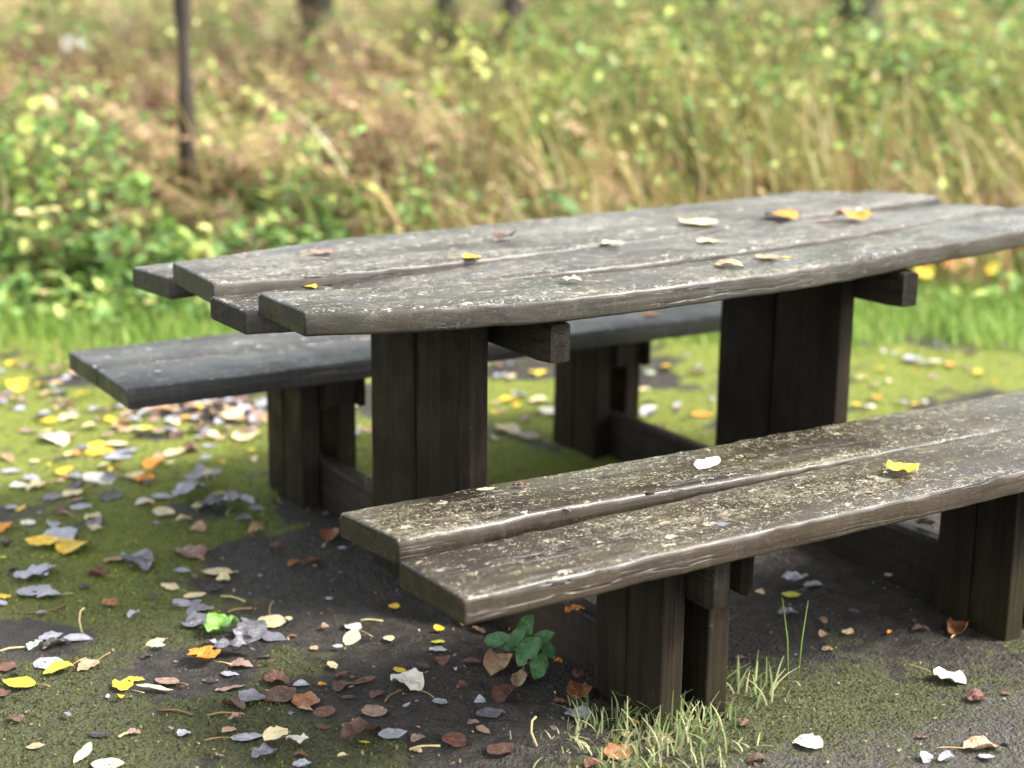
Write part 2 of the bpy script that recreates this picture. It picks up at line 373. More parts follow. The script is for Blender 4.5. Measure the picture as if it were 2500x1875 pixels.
# benches: two boards each
ZS, THS = .407, .0475
c_ = lambda v: (lambda u: v)
plank('seat_board', (-.262, 1.70), (-.255, 1.70), c_(.516), c_(.722), lambda u: ZS+.004, lambda u: ZS+.012*(1-sm(.0, .8, u))+.002, THS, M['bench'], 5, r=.011)
plank('seat_board', (-.258, 1.71), (-.262, 1.71), c_(.728), c_(.945), lambda u: ZS-.019*(1-min(1, (u+.26)/1.1)), lambda u: ZS-.012*(1-min(1, (u+.26)/1.5)), THS, M['bench'], 6, r=.011)
plank('seat_board', (-.284, 1.69), (-.284, 1.69), c_(-.948), c_(-.730), c_(ZS), c_(ZS), THS, M['farbench'], 7, r=.008)
plank('seat_board', (-.284, 1.68), (-.284, 1.68), c_(-.727), c_(-.510), c_(ZS), lambda u: ZS-.003, THS, M['farbench'], 8, r=.008)
def upright(name, u0, u1, v0, v1, z0, z1, seed, mat=None, axis='z', r=.005):
    mb = MB(); n = 14; rings = []
    for i in range(n+1):
        s = i/n; z = z0+(z1-z0)*s; w = .0018*lnoise(z, 8, seed); w2 = .0018*lnoise(z, 8, seed+9)
        ring = []
        for cx, cy, a0 in ((1, 1, 0), (0, 1, 90), (0, 0, 180), (1, 0, 270)):
            for a in (0, 45, 90):
                q = R(a0+a)
                ring.append(((u1+w-r if cx else u0+w2+r)+r*math.cos(q), (-v0+w-r if cy else -v1+w2+r)+r*math.sin(q), z))
        rings.append(ring)
    k = 12; vs = [p for g in rings for p in g]; fs = []
    for i in range(n):
        for j in range(k): fs.append((i*k+j, i*k+(j+1) % k, (i+1)*k+(j+1) % k, (i+1)*k+j))
    fs += [tuple(range(k-1, -1, -1)), tuple(range(n*k, n*k+k))]
    mb.add(vs, fs); return mb.build(name, mat or M['post'], table)
def crossbeam(name, u0, u1, v0, v1, z0, z1, seed, r=.008, mat=None):
    mb = MB(); n = 16; rings = []
    for i in range(n+1):
        s = i/n; v = v0+(v1-v0)*s; w = .002*lnoise(v, 8, seed); ins = r*.8 if i in (0, n) else 0
        ring = []
        for cx, cz, a0 in ((1, 1, 0), (0, 1, 90), (0, 0, 180), (1, 0, 270)):
            for a in (0, 45, 90):
                q = R(a0+a)
                ring.append(((u1-ins-r if cx else u0+ins+r)+r*math.cos(q)+w, -v, (z1-ins-r if cz else z0+ins+r)+r*math.sin(q)+w))
        rings.append(ring)
    k = 12; vs = [p for g in rings for p in g]; fs = []
    for i in range(n):
        for j in range(k): fs.append((i*k+j, i*k+(j+1) % k, (i+1)*k+(j+1) % k, (i+1)*k+j))
    fs += [tuple(range(k-1, -1, -1)), tuple(range(n*k, n*k+k))]
    mb.add(vs, fs); return mb.build(name, mat or M['beam'], table)
U1, U2, UT, GAP = .1984, 1.0999, .0516, .053
sd = 20
for ux in (U1, U2):
    for (va, vb_, ztop) in ((.650, .853, ZS-THS-.004), (-.846, -.6345, ZS-THS-.002)):
        for l in (0, 1):
            u0 = ux+l*(UT+GAP); mid = (va+vb_)/2+.004*(1 if l else -1)
            upright('leg_board', u0, u0+UT, va, mid-.0015, -.12, ztop, sd); upright('leg_board', u0+.001, u0+UT-.001, mid+.0015, vb_, -.12, ztop, sd+1); sd += 2
        ub = ux+2*UT+GAP+.002
        c = (va+vb_)/2
        crossbeam("seat_bearer", ub, ub+.018, c-.14 if c < 0 else c-.13, c+.125 if c < 0 else c+.138, ztop-.105, ztop-.001, sd); sd += 1
        crossbeam('seat_bearer', ux+UT+.003, ux+UT+GAP-.003, c-.17 if c < 0 else c-.13, c+.125 if c < 0 else c+.165, ztop-.10, ztop-.001, sd); sd += 1
    crossbeam('ground_beam', ux+UT+.003, ux+UT+GAP-.003, -.79, .79, -.05, .125, sd, r=.01); sd += 1
for pl, du in ((.186, .047), (1.199, .047)):
    sdv = -.02
    upright('pedestal_board', pl, pl+du, -.2086+sdv, sdv-.003, -.12, rise(pl)-TH-.004, sd)
    upright('pedestal_board', pl+.001, pl+du-.001, sdv+.003, .2086, -.12, rise(pl)-TH-.004, sd+1); sd += 2
    bo, be = (.084, .372) if pl < 1 else (.050, .350)
    crossbeam('top_bearer', pl+bo, pl+bo+.054, -.41, be, rise(pl)-TH-.088, rise(pl)-TH-.003, sd, r=.005, mat=M['beam']); sd += 1

# ---------------------------------------------------------------- world, sun, camera
W = bpy.data.worlds.new('World'); scene.world = W; W.use_nodes = True
wn = W.node_tree.nodes; wl = W.node_tree.links
sky = wn.new('ShaderNodeTexSky'); sky.sky_type = 'NISHITA'; sky.sun_disc = False
SUN_EL, SUN_AZ = R(47), R(101)         # azimuth from straight ahead, towards the right
sky.sun_elevation = SUN_EL; sky.sun_rotation = SUN_AZ; sky.dust_density = 3; sky.air_density = 1.2
hs = wn.new('ShaderNodeHueSaturation'); hs.inputs['Saturation'].default_value = .35; wl.new(sky.outputs[0], hs.inputs['Color'])   # a veiled, nearly white sky
bg = wn['Background']; wl.new(hs.outputs[0], bg.inputs[0]); bg.inputs[1].default_value = .125
sd_ = bpy.data.lights.new('sun', 'SUN'); sd_.energy = 1.8; sd_.angle = R(15); sd_.color = (1, .97, .92)
so = bpy.data.objects.new('sun', sd_); COL.objects.link(so)
sdir = Vector((math.cos(SUN_EL)*math.sin(SUN_AZ), math.cos(SUN_EL)*math.cos(SUN_AZ), math.sin(SUN_EL)))
so.rotation_euler = sdir.to_track_quat('Z', 'Y').to_euler(); so.location = sdir*30
cam = bpy.data.cameras.new('camera'); co = bpy.data.objects.new('camera', cam); COL.objects.link(co); scene.camera = co
cam.sensor_width = 36; cam.sensor_fit = 'HORIZONTAL'; cam.lens = FPX/2500*36; cam.clip_start = .05; cam.clip_end = 900
c, s = math.cos(ROLL), math.sin(ROLL)
rt, up = Vector((1, 0, 0)), Vector((0, math.sin(PITCH), math.cos(PITCH))); fw = Vector((0, math.cos(PITCH), -math.sin(PITCH)))
cr, cu = rt*c+up*s, up*c-rt*s
m = Matrix((cr, cu, -fw)).transposed().to_4x4(); m.translation = (0, 0, CAMH); co.matrix_world = m
cam.dof.use_dof = True; cam.dof.focus_distance = 3.0; cam.dof.aperture_fstop = 1.9
scene.view_settings.view_transform = 'Standard'; scene.view_settings.look = 'None'; scene.view_settings.gamma = 1
scene.view_settings.exposure = 1.9
scene.cycles.use_denoising = True
scene.cycles.max_bounces = 6; scene.cycles.transparent_max_bounces = 4

# ---------------------------------------------------------------- plants
GREENS = [(0, (.030, .050, .014)), (.35, (.075, .120, .028)), (.6, (.14, .20, .04)), (.8, (.26, .32, .06)), (.92, (.42, .38, .07)), (1, (.50, .30, .06))]
M['bramble'] = tinted('bramble_leaf', [(0, (0.042, 0.066, 0.019)), (.4, (0.126, 0.234, 0.066)), (.7, (0.300, 0.492, 0.126)), (.84, (0.576, 0.660, 0.156)), (.93, (0.800, 0.792, 0.312)), (1, (0.800, 0.552, 0.312))], .5, .4, .30)
M['bracken'] = tinted('bracken_frond', [(0, (.095, .055, .034)), (.25, (.28, .170, .105)), (.5, (.53, .375, .235)), (.72, (.60, .48, .22)), (.88, (.37, .39, .11)), (1, (.20, .28, .065))], .7, .2, .30)
M['grass'] = tinted('long_grass', [(0, (0.054, 0.070, 0.022)), (.25, (0.150, 0.186, 0.050)), (.48, (0.324, 0.336, 0.102)), (.66, (0.552, 0.468, 0.180)), (.82, (0.564, 0.360, 0.174)), (.92, (0.360, 0.180, 0.096)), (1, (0.800, 0.720, 0.432))], .6, .3, .25)
M['lawn'] = tinted('lawn_grass', [(0, (0.095, 0.176, 0.034)), (.5, (0.216, 0.365, 0.068)), (.85, (0.365, 0.513, 0.108)), (1, (0.567, 0.540, 0.189))], .55, .35, .3)
M['mossblade'] = tinted('moss_tuft', [(0, (.040, .044, .018)), (.45, (.085, .094, .034)), (.8, (.30, .36, .044)), (1, (.42, .48, .06))], .8, .2, .1)
M['tuft'] = tinted('pale_tuft_grass', [(0, (.07, .12, .035)), (.5, (.27, .37, .13)), (.8, (.46, .48, .24)), (1, (.62, .54, .34))], .55, .3, .3)
M['stem'] = tinted('plant_stem', [(0, (.05, .035, .02)), (.5, (.16, .12, .05)), (1, (.45, .34, .18))], .7, .2)

def gz_arr(P): return np.array([ground_z(x, y) for x, y in P])
def blades(P, Z, L, lean, width, tint, segs=3, spread=.5):
    """arched strips rooted at P with length L; lean = (dx,dy) common lean"""
    n = len(P); a = npr.uniform(0, 2*np.pi, n); d = np.stack([np.cos(a), np.sin(a)], 1)*npr.uniform(.1, 1, (n, 1))*spread+np.array(lean)
    side = np.stack([-np.sin(a), np.cos(a)], 1)
    side = np.where(npr.random((n, 1)) < .6, np.array([[1.0, 0]]), side)
    V = np.zeros((n, (segs+1)*2, 3))
    for s in range(segs+1):
        q = s/segs; w = width*(1-q**2)*.5+.0006
        h = L*(q-.32*np.linalg.norm(d, axis=1)*q*q); o = d*(L*q*q*.75)[:, None]
        c = np.concatenate([P+o, (Z+h)[:, None]], 1)
        V[:, 2*s, :] = c; V[:, 2*s+1, :] = c
        V[:, 2*s, :2] -= side*w; V[:, 2*s+1, :2] += side*w
    base = (np.arange(n)*(segs+1)*2)[:, None]
    F = np.concatenate([base+np.array([[2*s, 2*s+1, 2*s+3, 2*s+2]]) for s in range(segs)])
    T = np.repeat(np.clip(tint, 0, 1), (segs+1)*2)
    return V.reshape(-1, 3), F, T
def leaves_at(C, size, tint, tilt=.6, wr=.62):
    """pointed oval leaves folded along the midrib, centred on C, facing mostly up"""
    n = len(C); a = npr.uniform(0, 2*np.pi, n); b = npr.normal(0, tilt, n); g = npr.normal(0, tilt, n)
    ux = np.stack([np.cos(a)*np.cos(b), np.sin(a)*np.cos(b), np.sin(b)], 1)
    up_ = np.stack([np.sin(g)*.8, np.sin(b)*-.5, np.ones(n)], 1); vy = np.cross(up_, ux); vy /= np.linalg.norm(vy, axis=1)[:, None]; nz_ = np.cross(ux, vy)
    pts = [(-.5, 0, 0), (-.22, .42, .10), (.18, .36, .07), (.55, 0, -.08), (.18, -.36, .07), (-.22, -.42, .10)]
    V = np.zeros((n, 6, 3))
    for i, (x, y, z) in enumerate(pts):
        V[:, i] = C+size[:, None]*(ux*x+vy*(y*wr*1.2)+nz_*z)
    b0 = (np.arange(n)*6)[:, None]
    F = np.concatenate([b0+np.array([[0, 3, 2, 1]]), b0+np.array([[0, 5, 4, 3]])])
    return V.reshape(-1, 3), F, np.repeat(np.clip(tint, 0, 1), 6)
def join(parts):
    Vs, Fs, Ts = [], [], []; o = 0
    for V, F, T in parts: Vs.append(V); Fs.append(F+o); Ts.append(T); o += len(V)
    return np.concatenate(Vs), np.concatenate(Fs), np.concatenate(Ts)
def fronds(P, Z, L, A, tint, pinn=13):
    """fern fronds: arched stalk with tapering, drooping pinnae in pairs"""
    out = []
    for (px, py), z, l, a, tn in zip(P, Z, L, A, tint):
        dx, dy = math.cos(a), math.sin(a); steep = npr.uniform(.55, 1.1); droop = npr.uniform(.35, .9)
        V = []; F = []
        def pt(q): return np.array([px+dx*l*(.25*q+.55*q*q)*steep, py+dy*l*(.25*q+.55*q*q)*steep, z+l*(q*.95-droop*.55*q*q)])
        for i in range(pinn):
            q = .28+.72*i/pinn; c = pt(q); c2 = pt(min(1, q+.05)); ln = l*.30*(1-((q-.38)/.66)**2 if q > .38 else .8)+.01
            for sgn in (-1, 1):
                s_ = np.array([-dy*sgn, dx*sgn, 0]); tipp = c+s_*ln+(c2-c)*1.1+np.array([0, 0, -ln*npr.uniform(.1, .6)])
                wv = (c2-c)*.62; m_ = c*.5+tipp*.5+np.array([0, 0, ln*.06])
                n0 = len(V); V += [c, m_-wv*.55, tipp, m_+wv*.75]; F.append([n0, n0+1, n0+2, n0+3])
        n0 = len(V)                                           # the stalk
        for i in range(5):
            q = i/4; c = pt(q); w = .004*(1-q)+.001; V += [c+np.array([-dy*w-w*.3, dx*w, 0]), c-np.array([-dy*w-w*.3, dx*w, 0])]
        F += [[n0+2*i, n0+2*i+1, n0+2*i+3, n0+2*i+2] for i in range(4)]
        out.append((np.array(V), np.array(F), np.clip(tn+npr.normal(0, .07, len(V)), 0, 1)))
    return join(out)
def in_view(x, y, m=.4): return abs(x) < .335*y+m
def scatter(n, y0, y1, f=None, m=1.2):
    out = []; n = int(n*1.12)
    while len(out) < n:
        y = npr.uniform(y0, y1); x = npr.uniform(-1, 1)*(.335*y+m)
        if f is None or npr.random() < f(x, y): out.append((x, y))
    return np.array(out)
LEFT = lambda x, y: 1-sm(-.14, .03, x/y)            # share of leafy ground cover: the western side
RIGHT = lambda x, y: sm(-.10, .10, x/y)

# dead bracken on the bank
P = scatter(900, 6.7, 13.5, lambda x, y: max(.25, 1-.7*RIGHT(x, y))*(sm(6.6, 7.6, y)*.9+.1))
L = npr.uniform(.45, .95, len(P))*np.array([.65+.35*sm(6.6, 8, y) for x, y in P])
tn = np.clip(npr.normal(.30, .22, len(P))+np.array([.25*fbm(x, y+4, 1.1)+.22*RIGHT(x, y)+.05*sm(8, 11, y) for x, y in P]), 0, 1)
tag(bulk('bracken', *fronds(P, gz_arr(P)-.02, L, npr.uniform(0, 2*np.pi, len(P)), tn), M['bracken']),
    'russet and tan dead bracken covering the bank behind the table', 'bracken', kind='stuff')
P = scatter(420, 12.5, 24); L = npr.uniform(.7, 1.3, len(P))
tag(bulk('far_bracken', *fronds(P, gz_arr(P)-.02, L, npr.uniform(0, 2*np.pi, len(P)), np.clip(npr.normal(.62, .2, len(P)), 0, 1), 9), M['bracken']),
    'fading bracken among the trees at the top of the bank', 'bracken', kind='stuff')
# long grass, leaning, thickest behind the right half of the table
P1 = scatter(7400, 6.5, 12.5, lambda x, y: sm(6.5+.25*RIGHT(x, y), 7.0+.25*RIGHT(x, y), y)*max(.06, RIGHT(x, y))*sm(-.45, .25, fbm(x+3, y, 1.7, 3)+.12))
P2 = scatter(2600, 12.5, 20, lambda x, y: .15+.7*RIGHT(x, y))
P = np.concatenate([P1, P2])
L = npr.uniform(.35, .95, len(P))*np.array([(.6+.4*sm(6.5, 7.8, y)) for x, y in P])
hb = np.array([1-sm(.0, .55, npr.random()*.55+(y-6.6)*.18) for x, y in P])
tn = np.clip(npr.normal(.44, .22, len(P))+np.array([.40*fbm(x, y, 1.5, 3) for x, y in P])+.65*hb*npr.random(len(P))-np.array([.20*RIGHT(x, y)*sm(7.8, 9.5, y) for x, y in P]), 0, 1)
L = L*np.array([.75+.55*max(0, .5+fbm(x-7, y, 1.3)) for x, y in P])
G1 = blades(P, gz_arr(P)-.02, L, (-.36, -.08), .021, tn, 4, .85)
P = scatter(1500, 6.75, 8.6, lambda x, y: .10+RIGHT(x, y)*sm(-.4, .2, fbm(x-2, y, 2.2)+.1))
G2 = blades(P, gz_arr(P)-.02, npr.uniform(.22, .62, len(P)), (-.12, -.05), .014, npr.choice([.70, .80, .86, .92, .97], len(P))+npr.normal(0, .03, len(P)), 4, .5)
P = scatter(700, 7, 12.5, lambda x, y: .7)
G3 = blades(P, gz_arr(P)-.02, npr.uniform(.45, 1.05, len(P)), (-.22, -.05), .009, npr.uniform(.6, 1, len(P)), 4, .7)
tag(bulk('long_grass', *join([G1, G2, G3]), M['grass']),
    'tall olive and straw coloured grass leaning over behind the table', 'long grass', kind='stuff')
P = scatter(250, 8.6, 13.5, lambda x, y: .08+RIGHT(x, y)*sm(7, 9, y))
tag(bulk('fern', *fronds(P, gz_arr(P)-.02, npr.uniform(.6, 1.25, len(P)), npr.uniform(0, 2*np.pi, len(P)), np.clip(npr.normal(.93, .1, len(P)), 0, 1)), M['bracken']),
    'green and yellowing fern fronds arching among the tall grass', 'fern', kind='stuff')
# broad leaves of the undergrowth
def leafy(n, y0, y1, f, hmax, size, tmean, tsd):
    P = scatter(n, y0, y1, f); z = gz_arr(P)
    h = np.array([hmax(x, y) for x, y in P])*npr.random(len(P))**.8*np.array([.55+.75*max(0, .5+fbm(x, y, 1.8)) for x, y in P])
    C = np.concatenate([P, (z+.02+h)[:, None]], 1)
    tt = np.clip(npr.normal(tmean, tsd, len(P)), 0, .9+.1*npr.random(len(P)))+np.array([.16*fbm(x+5, y, 2.2) for x, y in P])
    return leaves_at(C, npr.uniform(*size, len(P)), tt, .55)
a = leafy(8000, 5.9, 8.6, lambda x, y: LEFT(x, y)*(1-.8*sm(7.4, 8.2, y))*sm(edge_y(x)-.35, edge_y(x)+.25, y), lambda x, y: .12+.70*sm(6.2, 7.5, y)*(.40+.60*(1-sm(-.31, -.20, x/y))), (.03, .078), .55, .21)
b = leafy(3000, 6.4, 9, lambda x, y: .35+.3*RIGHT(x, y), lambda x, y: .12+.6*sm(6.4, 8, y), (.03, .08), .50, .26)
c2_ = leafy(4200, 8, 14, lambda x, y: .08+.9*RIGHT(x, y), lambda x, y: 1.05, (.04, .085), .56, .22)
e_ = leafy(3600, 13, 25, lambda x, y: (.25+.75*RIGHT(x, y))*sm(-.35, .2, fbm(x, y, .6)), lambda x, y: 1.5, (.08, .17), .50, .26)
d_ = leafy(1300, 6.6, 12.5, lambda x, y: .45+.45*RIGHT(x, y), lambda x, y: .85, (.025, .06), .90, .10)
tag(bulk('undergrowth', *join([a, b, c2_, d_, e_]), M['bramble']), 'low leafy green undergrowth at the foot of the bank', 'undergrowth', kind='stuff')
# mown lawn edge
P = scatter(23000, 5.2, 7.6, lambda x, y: sm(edge_y(x)-.75, edge_y(x)-.35, y+.35*fbm(x, y, 2.5))*(1-.5*LEFT(x, y)*sm(6.4, 6.9, y)))
L = npr.uniform(.04, .13, len(P))*np.array([1+.7*sm(6.5, 7.3, y) for x, y in P]); tn = npr.normal(.60, .2, len(P))
tag(bulk('grass', *blades(P, gz_arr(P)-.005, L, (-.1, 0), .0065, tn, 2, .8), M['lawn']), 'fresh green grass along the edge of the trodden ground', 'grass', kind='stuff')
# moss: short tufts where the ground is mossy
pts = []; tt = []
while len(pts) < 56000:
    y = 2.35+4.1*npr.random()**1.25; x = npr.uniform(-1, 1)*(.335*y+.35)
    so_, mo_, br_, gr_ = ground_attr(x, y)
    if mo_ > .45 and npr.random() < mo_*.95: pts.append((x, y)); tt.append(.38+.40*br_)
P = np.array(pts); L = npr.uniform(.003, .008, len(P))
tag(bulk('moss', *blades(P, gz_arr(P)-.001, L, (0, 0), .0034, np.array(tt)+npr.normal(0, .13, len(P)), 1, 1.2), M['mossblade']), 'short green moss growing on the trodden earth', 'moss', kind='stuff')

# tufts of grass you can point to
def tuft(label, p, n, r, L, tints, lean=(0, 0), width=.005, group=None, nm='grass_tuft'):
    e = tag(empty(nm, p), label, 'grass tuft', group)
    q = npr.normal(0, r, (n, 2)); l = npr.uniform(L[0], L[1], n)*np.exp(-(q**2).sum(1)/(r*2.2)**2*.5)
    bulk('blades', *blades(q, np.zeros(n)-.006, l, lean, width, npr.uniform(*tints, n), 4, 1.25), M['tuft'], e)['kind'] = 'stuff'
    return e
g0 = lambda X, Y: (lambda p: Vector((p.x, p.y, ground_z(p.x, p.y))))(at(X, Y))
tuft('ragged tuft of pale and green grass at the foot of the near bench leg', g0(1640, 1800), 250, .065, (.03, .10), (.2, 1), (.12, -.1), .0026)
tuft('dry straw coloured grass clump in front of the near bench leg, at the picture bottom', g0(1560, 1855), 260, .085, (.015, .06), (.5, 1), (-.2, -.1), .0024)
tuft('small green grass tuft with a few long blades beside the second near leg board', g0(1830, 1690), 40, .05, (.03, .10), (.3, .95), (.25, 0), .0032)
tuft('thin dark grass sprig to the left of the near leg base', g0(1460, 1775), 20, .022, (.03, .08), (.1, .7), (-.15, 0), .003)
tuft('short sparse dull grass beside the far bench leg', g0(625, 1225), 110, .08, (.015, .045), (.0, .6), (0, 0), .004)
# two thin stalks under the near bench
e = tag(empty('seedling_stalk', g0(1940, 1655)), 'two thin bare green stalks standing upright under the near bench', 'weed')
for dx, hh, lx in ((-.012, .17, -.02), (.006, .165, .012)):
    mb = MB(); mb.tube([(dx, 0, -.01), (dx+lx*.3, 0, hh*.5), (dx+lx, .004, hh)], [.0017, .0014, .0008], 6, .75); mb.build('stalk', M['lawn'], e, True)
M['glossy'] = leaf_mat('glossy_green_leaf', (.045, .130, .036), (.085, .21, .065), (.03, .06, .02), .2, .3, .5)

# ---------------------------------------------------------------- trees
tb = NT('rough_bark'); oc = tb.coords()
bn = tb.noise(tb.mapping(oc, (14, 14, 2.5)), 1, 5, .6, .4)
tb.set(Base_Color=tb.ramp(bn, [(.3, (.020, .014, .010)), (.55, (.058, .043, .032)), (.8, (.13, .105, .075))]), Roughness=.85, Normal=tb.bump(bn, .8, .02))
M['bark'] = tb.m
M['crown'] = tinted('tree_leaf', GREENS, .5, .4, .35)
def tree(label, p, r, top, h, crown_r, n, seed):
    """p foot, r radius at the foot, top = sideways shift of the trunk at height h"""
    rr = random.Random(seed); e = tag(empty('tree', p), label, 'tree')
    pts = []; rad = []
    for i in range(37):
        q = i/36; pts.append((top[0]*q+.03*math.sin(q*7+seed)*min(1, r*8), top[1]*q+.03*math.cos(q*6+seed)*min(1, r*8), -.15+(h+.15)*q)); rad.append(r*(1.25-.25*min(1, q*8))*(1-.65*q)*(1+.18*math.sin(q*37+seed)+.10*math.sin(q*61)))
    mb = MB(); mb.tube(pts, rad, 10)
    tips = []
    for i in range(9):
        q = rr.uniform(.5, .98); b = Vector(pts[int(q*36)]); a = rr.uniform(0, 6.28); l = crown_r*rr.uniform(.6, 1.0)
        en = b+Vector((math.cos(a)*l, math.sin(a)*l, l*rr.uniform(.25, .8))); mi = b*.5+en*.5+Vector((0, 0, .12*l))
        mb.tube([b, mi, en], [r*.3, r*.2, r*.06], 6); tips += [mi, en]
    mb.build('trunk', M['bark'], e, True)
    C = []
    for i in range(n):
        c = rr.choice(tips); d = Vector((rr.gauss(0, 1), rr.gauss(0, 1), rr.gauss(0, .7)))*crown_r*.26; C.append(c+d)
    C = np.array([tuple(c) for c in C])
    bulk('crown', *leaves_at(C, npr.uniform(.10, .20, n), npr.normal(.5, .24, n), .7), M['crown'], e)
    return e
def foot(X, y): p = at_y(X, 300, y); return Vector((p.x, y, ground_z(p.x, y)))
tree('thin dark young tree standing straight at the front of the bank', foot(446, 7.7), .043, (.06, .05), 3.6, .8, 420, 1)
tree('grey brown tree trunk far back, just right of the thin dark tree', foot(768, 15), .16, (.15, 0), 6, 1.6, 800, 2)
tree('slim leaning trunk behind the yellow leaved sapling', foot(1108, 13), .085, (-.28, 0), 5, 1.2, 700, 3)
tree('short dark trunk behind the middle of the table', foot(1265, 12), .12, (-.1, 0), 5.5, 1.4, 800, 4)
tree('dim trunk half hidden by foliage between the middle trunk and the thickest one', foot(1740, 15), .14, (-.5, 0), 6, 1.5, 800, 5)
tree('thickest mossy trunk, rising from the tall grass on the right', foot(2085, 12.5), .25, (-.25, 0), 6.5, 1.9, 1000, 6)

# ---------------------------------------------------------------- plants one can tell apart in the bank
def leafy_plant(name, label, cat, base, pts, size, tint, mat=None, stems=True, wr=.75):
    """stem from base and leaves at the given points"""
    e = tag(empty(name, base), label, cat)
    mb = MB(); b = Vector((0, 0, -.02)); hi = max(pts, key=lambda p: p.z)-base
    mb.tube([b, hi*.5+Vector((.02, 0, 0)), hi], [.006, .005, .002], 6, .4)
    for p in pts:
        q = p-base; s0 = hi*min(.95, max(.1, (q.z-.05)/max(.1, hi.z))); mb.tube([s0, s0*.5+q*.5+Vector((0, 0, .01)), q], [.003, .002, .0015], 5, .45)
    mb.build('stem', M['stem'], e, True)
    C = np.array([tuple(p-base) for p in pts]); n = len(C)
    bulk('foliage', *leaves_at(C, npr.uniform(size*.8, size*1.2, n), npr.uniform(*tint, n), .5, wr), mat or M['bramble'], e)
    return e
def pxs(l, y, jit=.05): return [at_y(a, b, y+rnd.uniform(-jit, jit)) for a, b in l]
def fb(X, y): return foot(X, y)
leafy_plant('sapling', 'slender sapling with yellow and cream leaves catching the light', 'sapling', fb(1110, 7.3),
    pxs([(1122, 82), (1150, 78), (1135, 108), (1160, 112), (1095, 140), (1120, 138), (1080, 142), (1160, 150), (1168, 170), (1115, 175), (1135, 188), (1085, 225), (1072, 222), (1105, 200), (1150, 200), (1070, 190), (1125, 92), (1170, 135), (1140, 130)], 7.3), .075, (.80, .97))
leafy_plant('young_shrub', 'young shrub with large lime green leaves at the western edge of the bank', 'shrub', fb(80, 6.7),
    pxs([(35, 235), (60, 252), (92, 250), (112, 262), (90, 290), (62, 300), (66, 320), (55, 355), (115, 345), (140, 365), (48, 380), (30, 410), (120, 425), (128, 455)], 6.7), .085, (.76, .93))
leafy_plant('young_shrub', 'broad pale green leaves in a cluster left of the table end', 'shrub', fb(330, 6.6),
    pxs([(305, 452), (325, 440), (345, 435), (358, 452), (300, 478), (320, 470), (340, 470), (310, 490), (360, 470)], 6.6), .085, (.66, .78))
leafy_plant('bramble', 'bramble with orange and yellow turning leaves low in the undergrowth', 'bramble', fb(80, 6.35),
    pxs([(60, 520), (75, 540), (90, 525), (50, 555), (80, 560), (105, 515), (130, 510), (110, 550), (40, 580), (60, 600), (30, 595), (88, 610)], 6.35), .065, (.88, 1))
leafy_plant('nettle', 'bright green nettle with broad leaves just behind the middle of the tabletop', 'nettle', fb(1330, 6.7),
    pxs([(1290, 500), (1310, 480), (1335, 470), (1360, 485), (1385, 500), (1300, 520), (1345, 510), (1370, 470), (1270, 515), (1400, 520), (1325, 500), (1355, 525)], 6.7), .09, (.30, .62))
leafy_plant('nettle', 'pale green nettle top beside the grey hanging leaf', 'nettle', fb(1020, 6.6),
    pxs([(1005, 480), (1025, 490), (1040, 510), (1010, 510), (1030, 530), (1000, 540), (1050, 495), (1018, 470)], 6.6), .06, (.45, .72))
leafy_plant('bramble', 'low bramble with yellow green leaves poking over the tabletop corner', 'bramble', fb(480, 6.4),
    pxs([(440, 590), (460, 595), (480, 605), (500, 600), (475, 625), (505, 620), (430, 600), (490, 560), (500, 555)], 6.4), .065, (.72, .92))
leafy_plant('bramble', 'dense mid green bramble spreading at the left edge below the lime leaved shrub', 'bramble', fb(60, 6.45),
    pxs([(rnd.uniform(0, 260), rnd.uniform(560, 705)) for _ in range(70)], 6.45, .2), .085, (.25, .62))
leafy_plant('bramble', 'dense green bramble filling the gap between the shrubs and the table end', 'bramble', fb(270, 6.5),
    pxs([(rnd.uniform(190, 440), rnd.uniform(570, 715)) for _ in range(70)], 6.5, .2), .085, (.3, .66))
# dry pale stems
for lab, pl in (('pale bent grass stem rising just behind the centre of the tabletop', [(1712, 490), (1716, 430), (1705, 380), (1680, 335), (1665, 300)]),
                ('pale straight dry stem standing behind the far end of the table', [(1890, 480), (1888, 420), (1885, 370), (1868, 300), (1855, 260)]),
                ('dry tan stem leaning over among the grass, farthest from the thin tree', [(2235, 420), (2228, 380), (2215, 340), (2208, 170)]),
                ('brown twiggy stem beside the grey hanging leaf', [(1185, 560), (1200, 480), (1215, 420), (1205, 350), (1180, 300)])):
    b = fb(pl[0][0], 6.8); mb = MB(); q = [Vector((0, 0, -.02))]+[at_y(x, y, 6.8)-b for x, y in pl]
    mb.tube(q, [.006]+[.005-.0006*i for i in range(len(pl))], 6, .95 if 'brown' not in lab else .6)
    e = tag(empty('dry_stem', b), lab, 'dry stem'); mb.build('stem', M['stem'], e, True)
# thistle-like seed head
b = fb(180, 7.3); e = tag(empty('seed_head', b), 'white fluffy seed heads on a thin stalk among the bracken', 'seed head')
mb = MB(); hp = [at_y(X, Y, 7.3)-b for X, Y in ((165, 98), (195, 110), (160, 115))]
for h in hp: mb.tube([(0, 0, -.02), h*.5, h], [.004, .003, .002], 5, .6)
mb.build('stalk', M['stem'], e, True)
fl_ = NT('seed_fluff'); fl_.set(Base_Color=(.78, .75, .70), Roughness=.9); M['fluff'] = fl_.m
for h in hp:
    C = np.array([tuple(h+Vector((rnd.gauss(0, .013), rnd.gauss(0, .013), rnd.gauss(0, .013)))) for _ in range(60)])
    bulk('fluff', *leaves_at(C, np.full(60, .014), np.full(60, .5), 1.5, .3), M['fluff'], e)['kind'] = 'stuff'

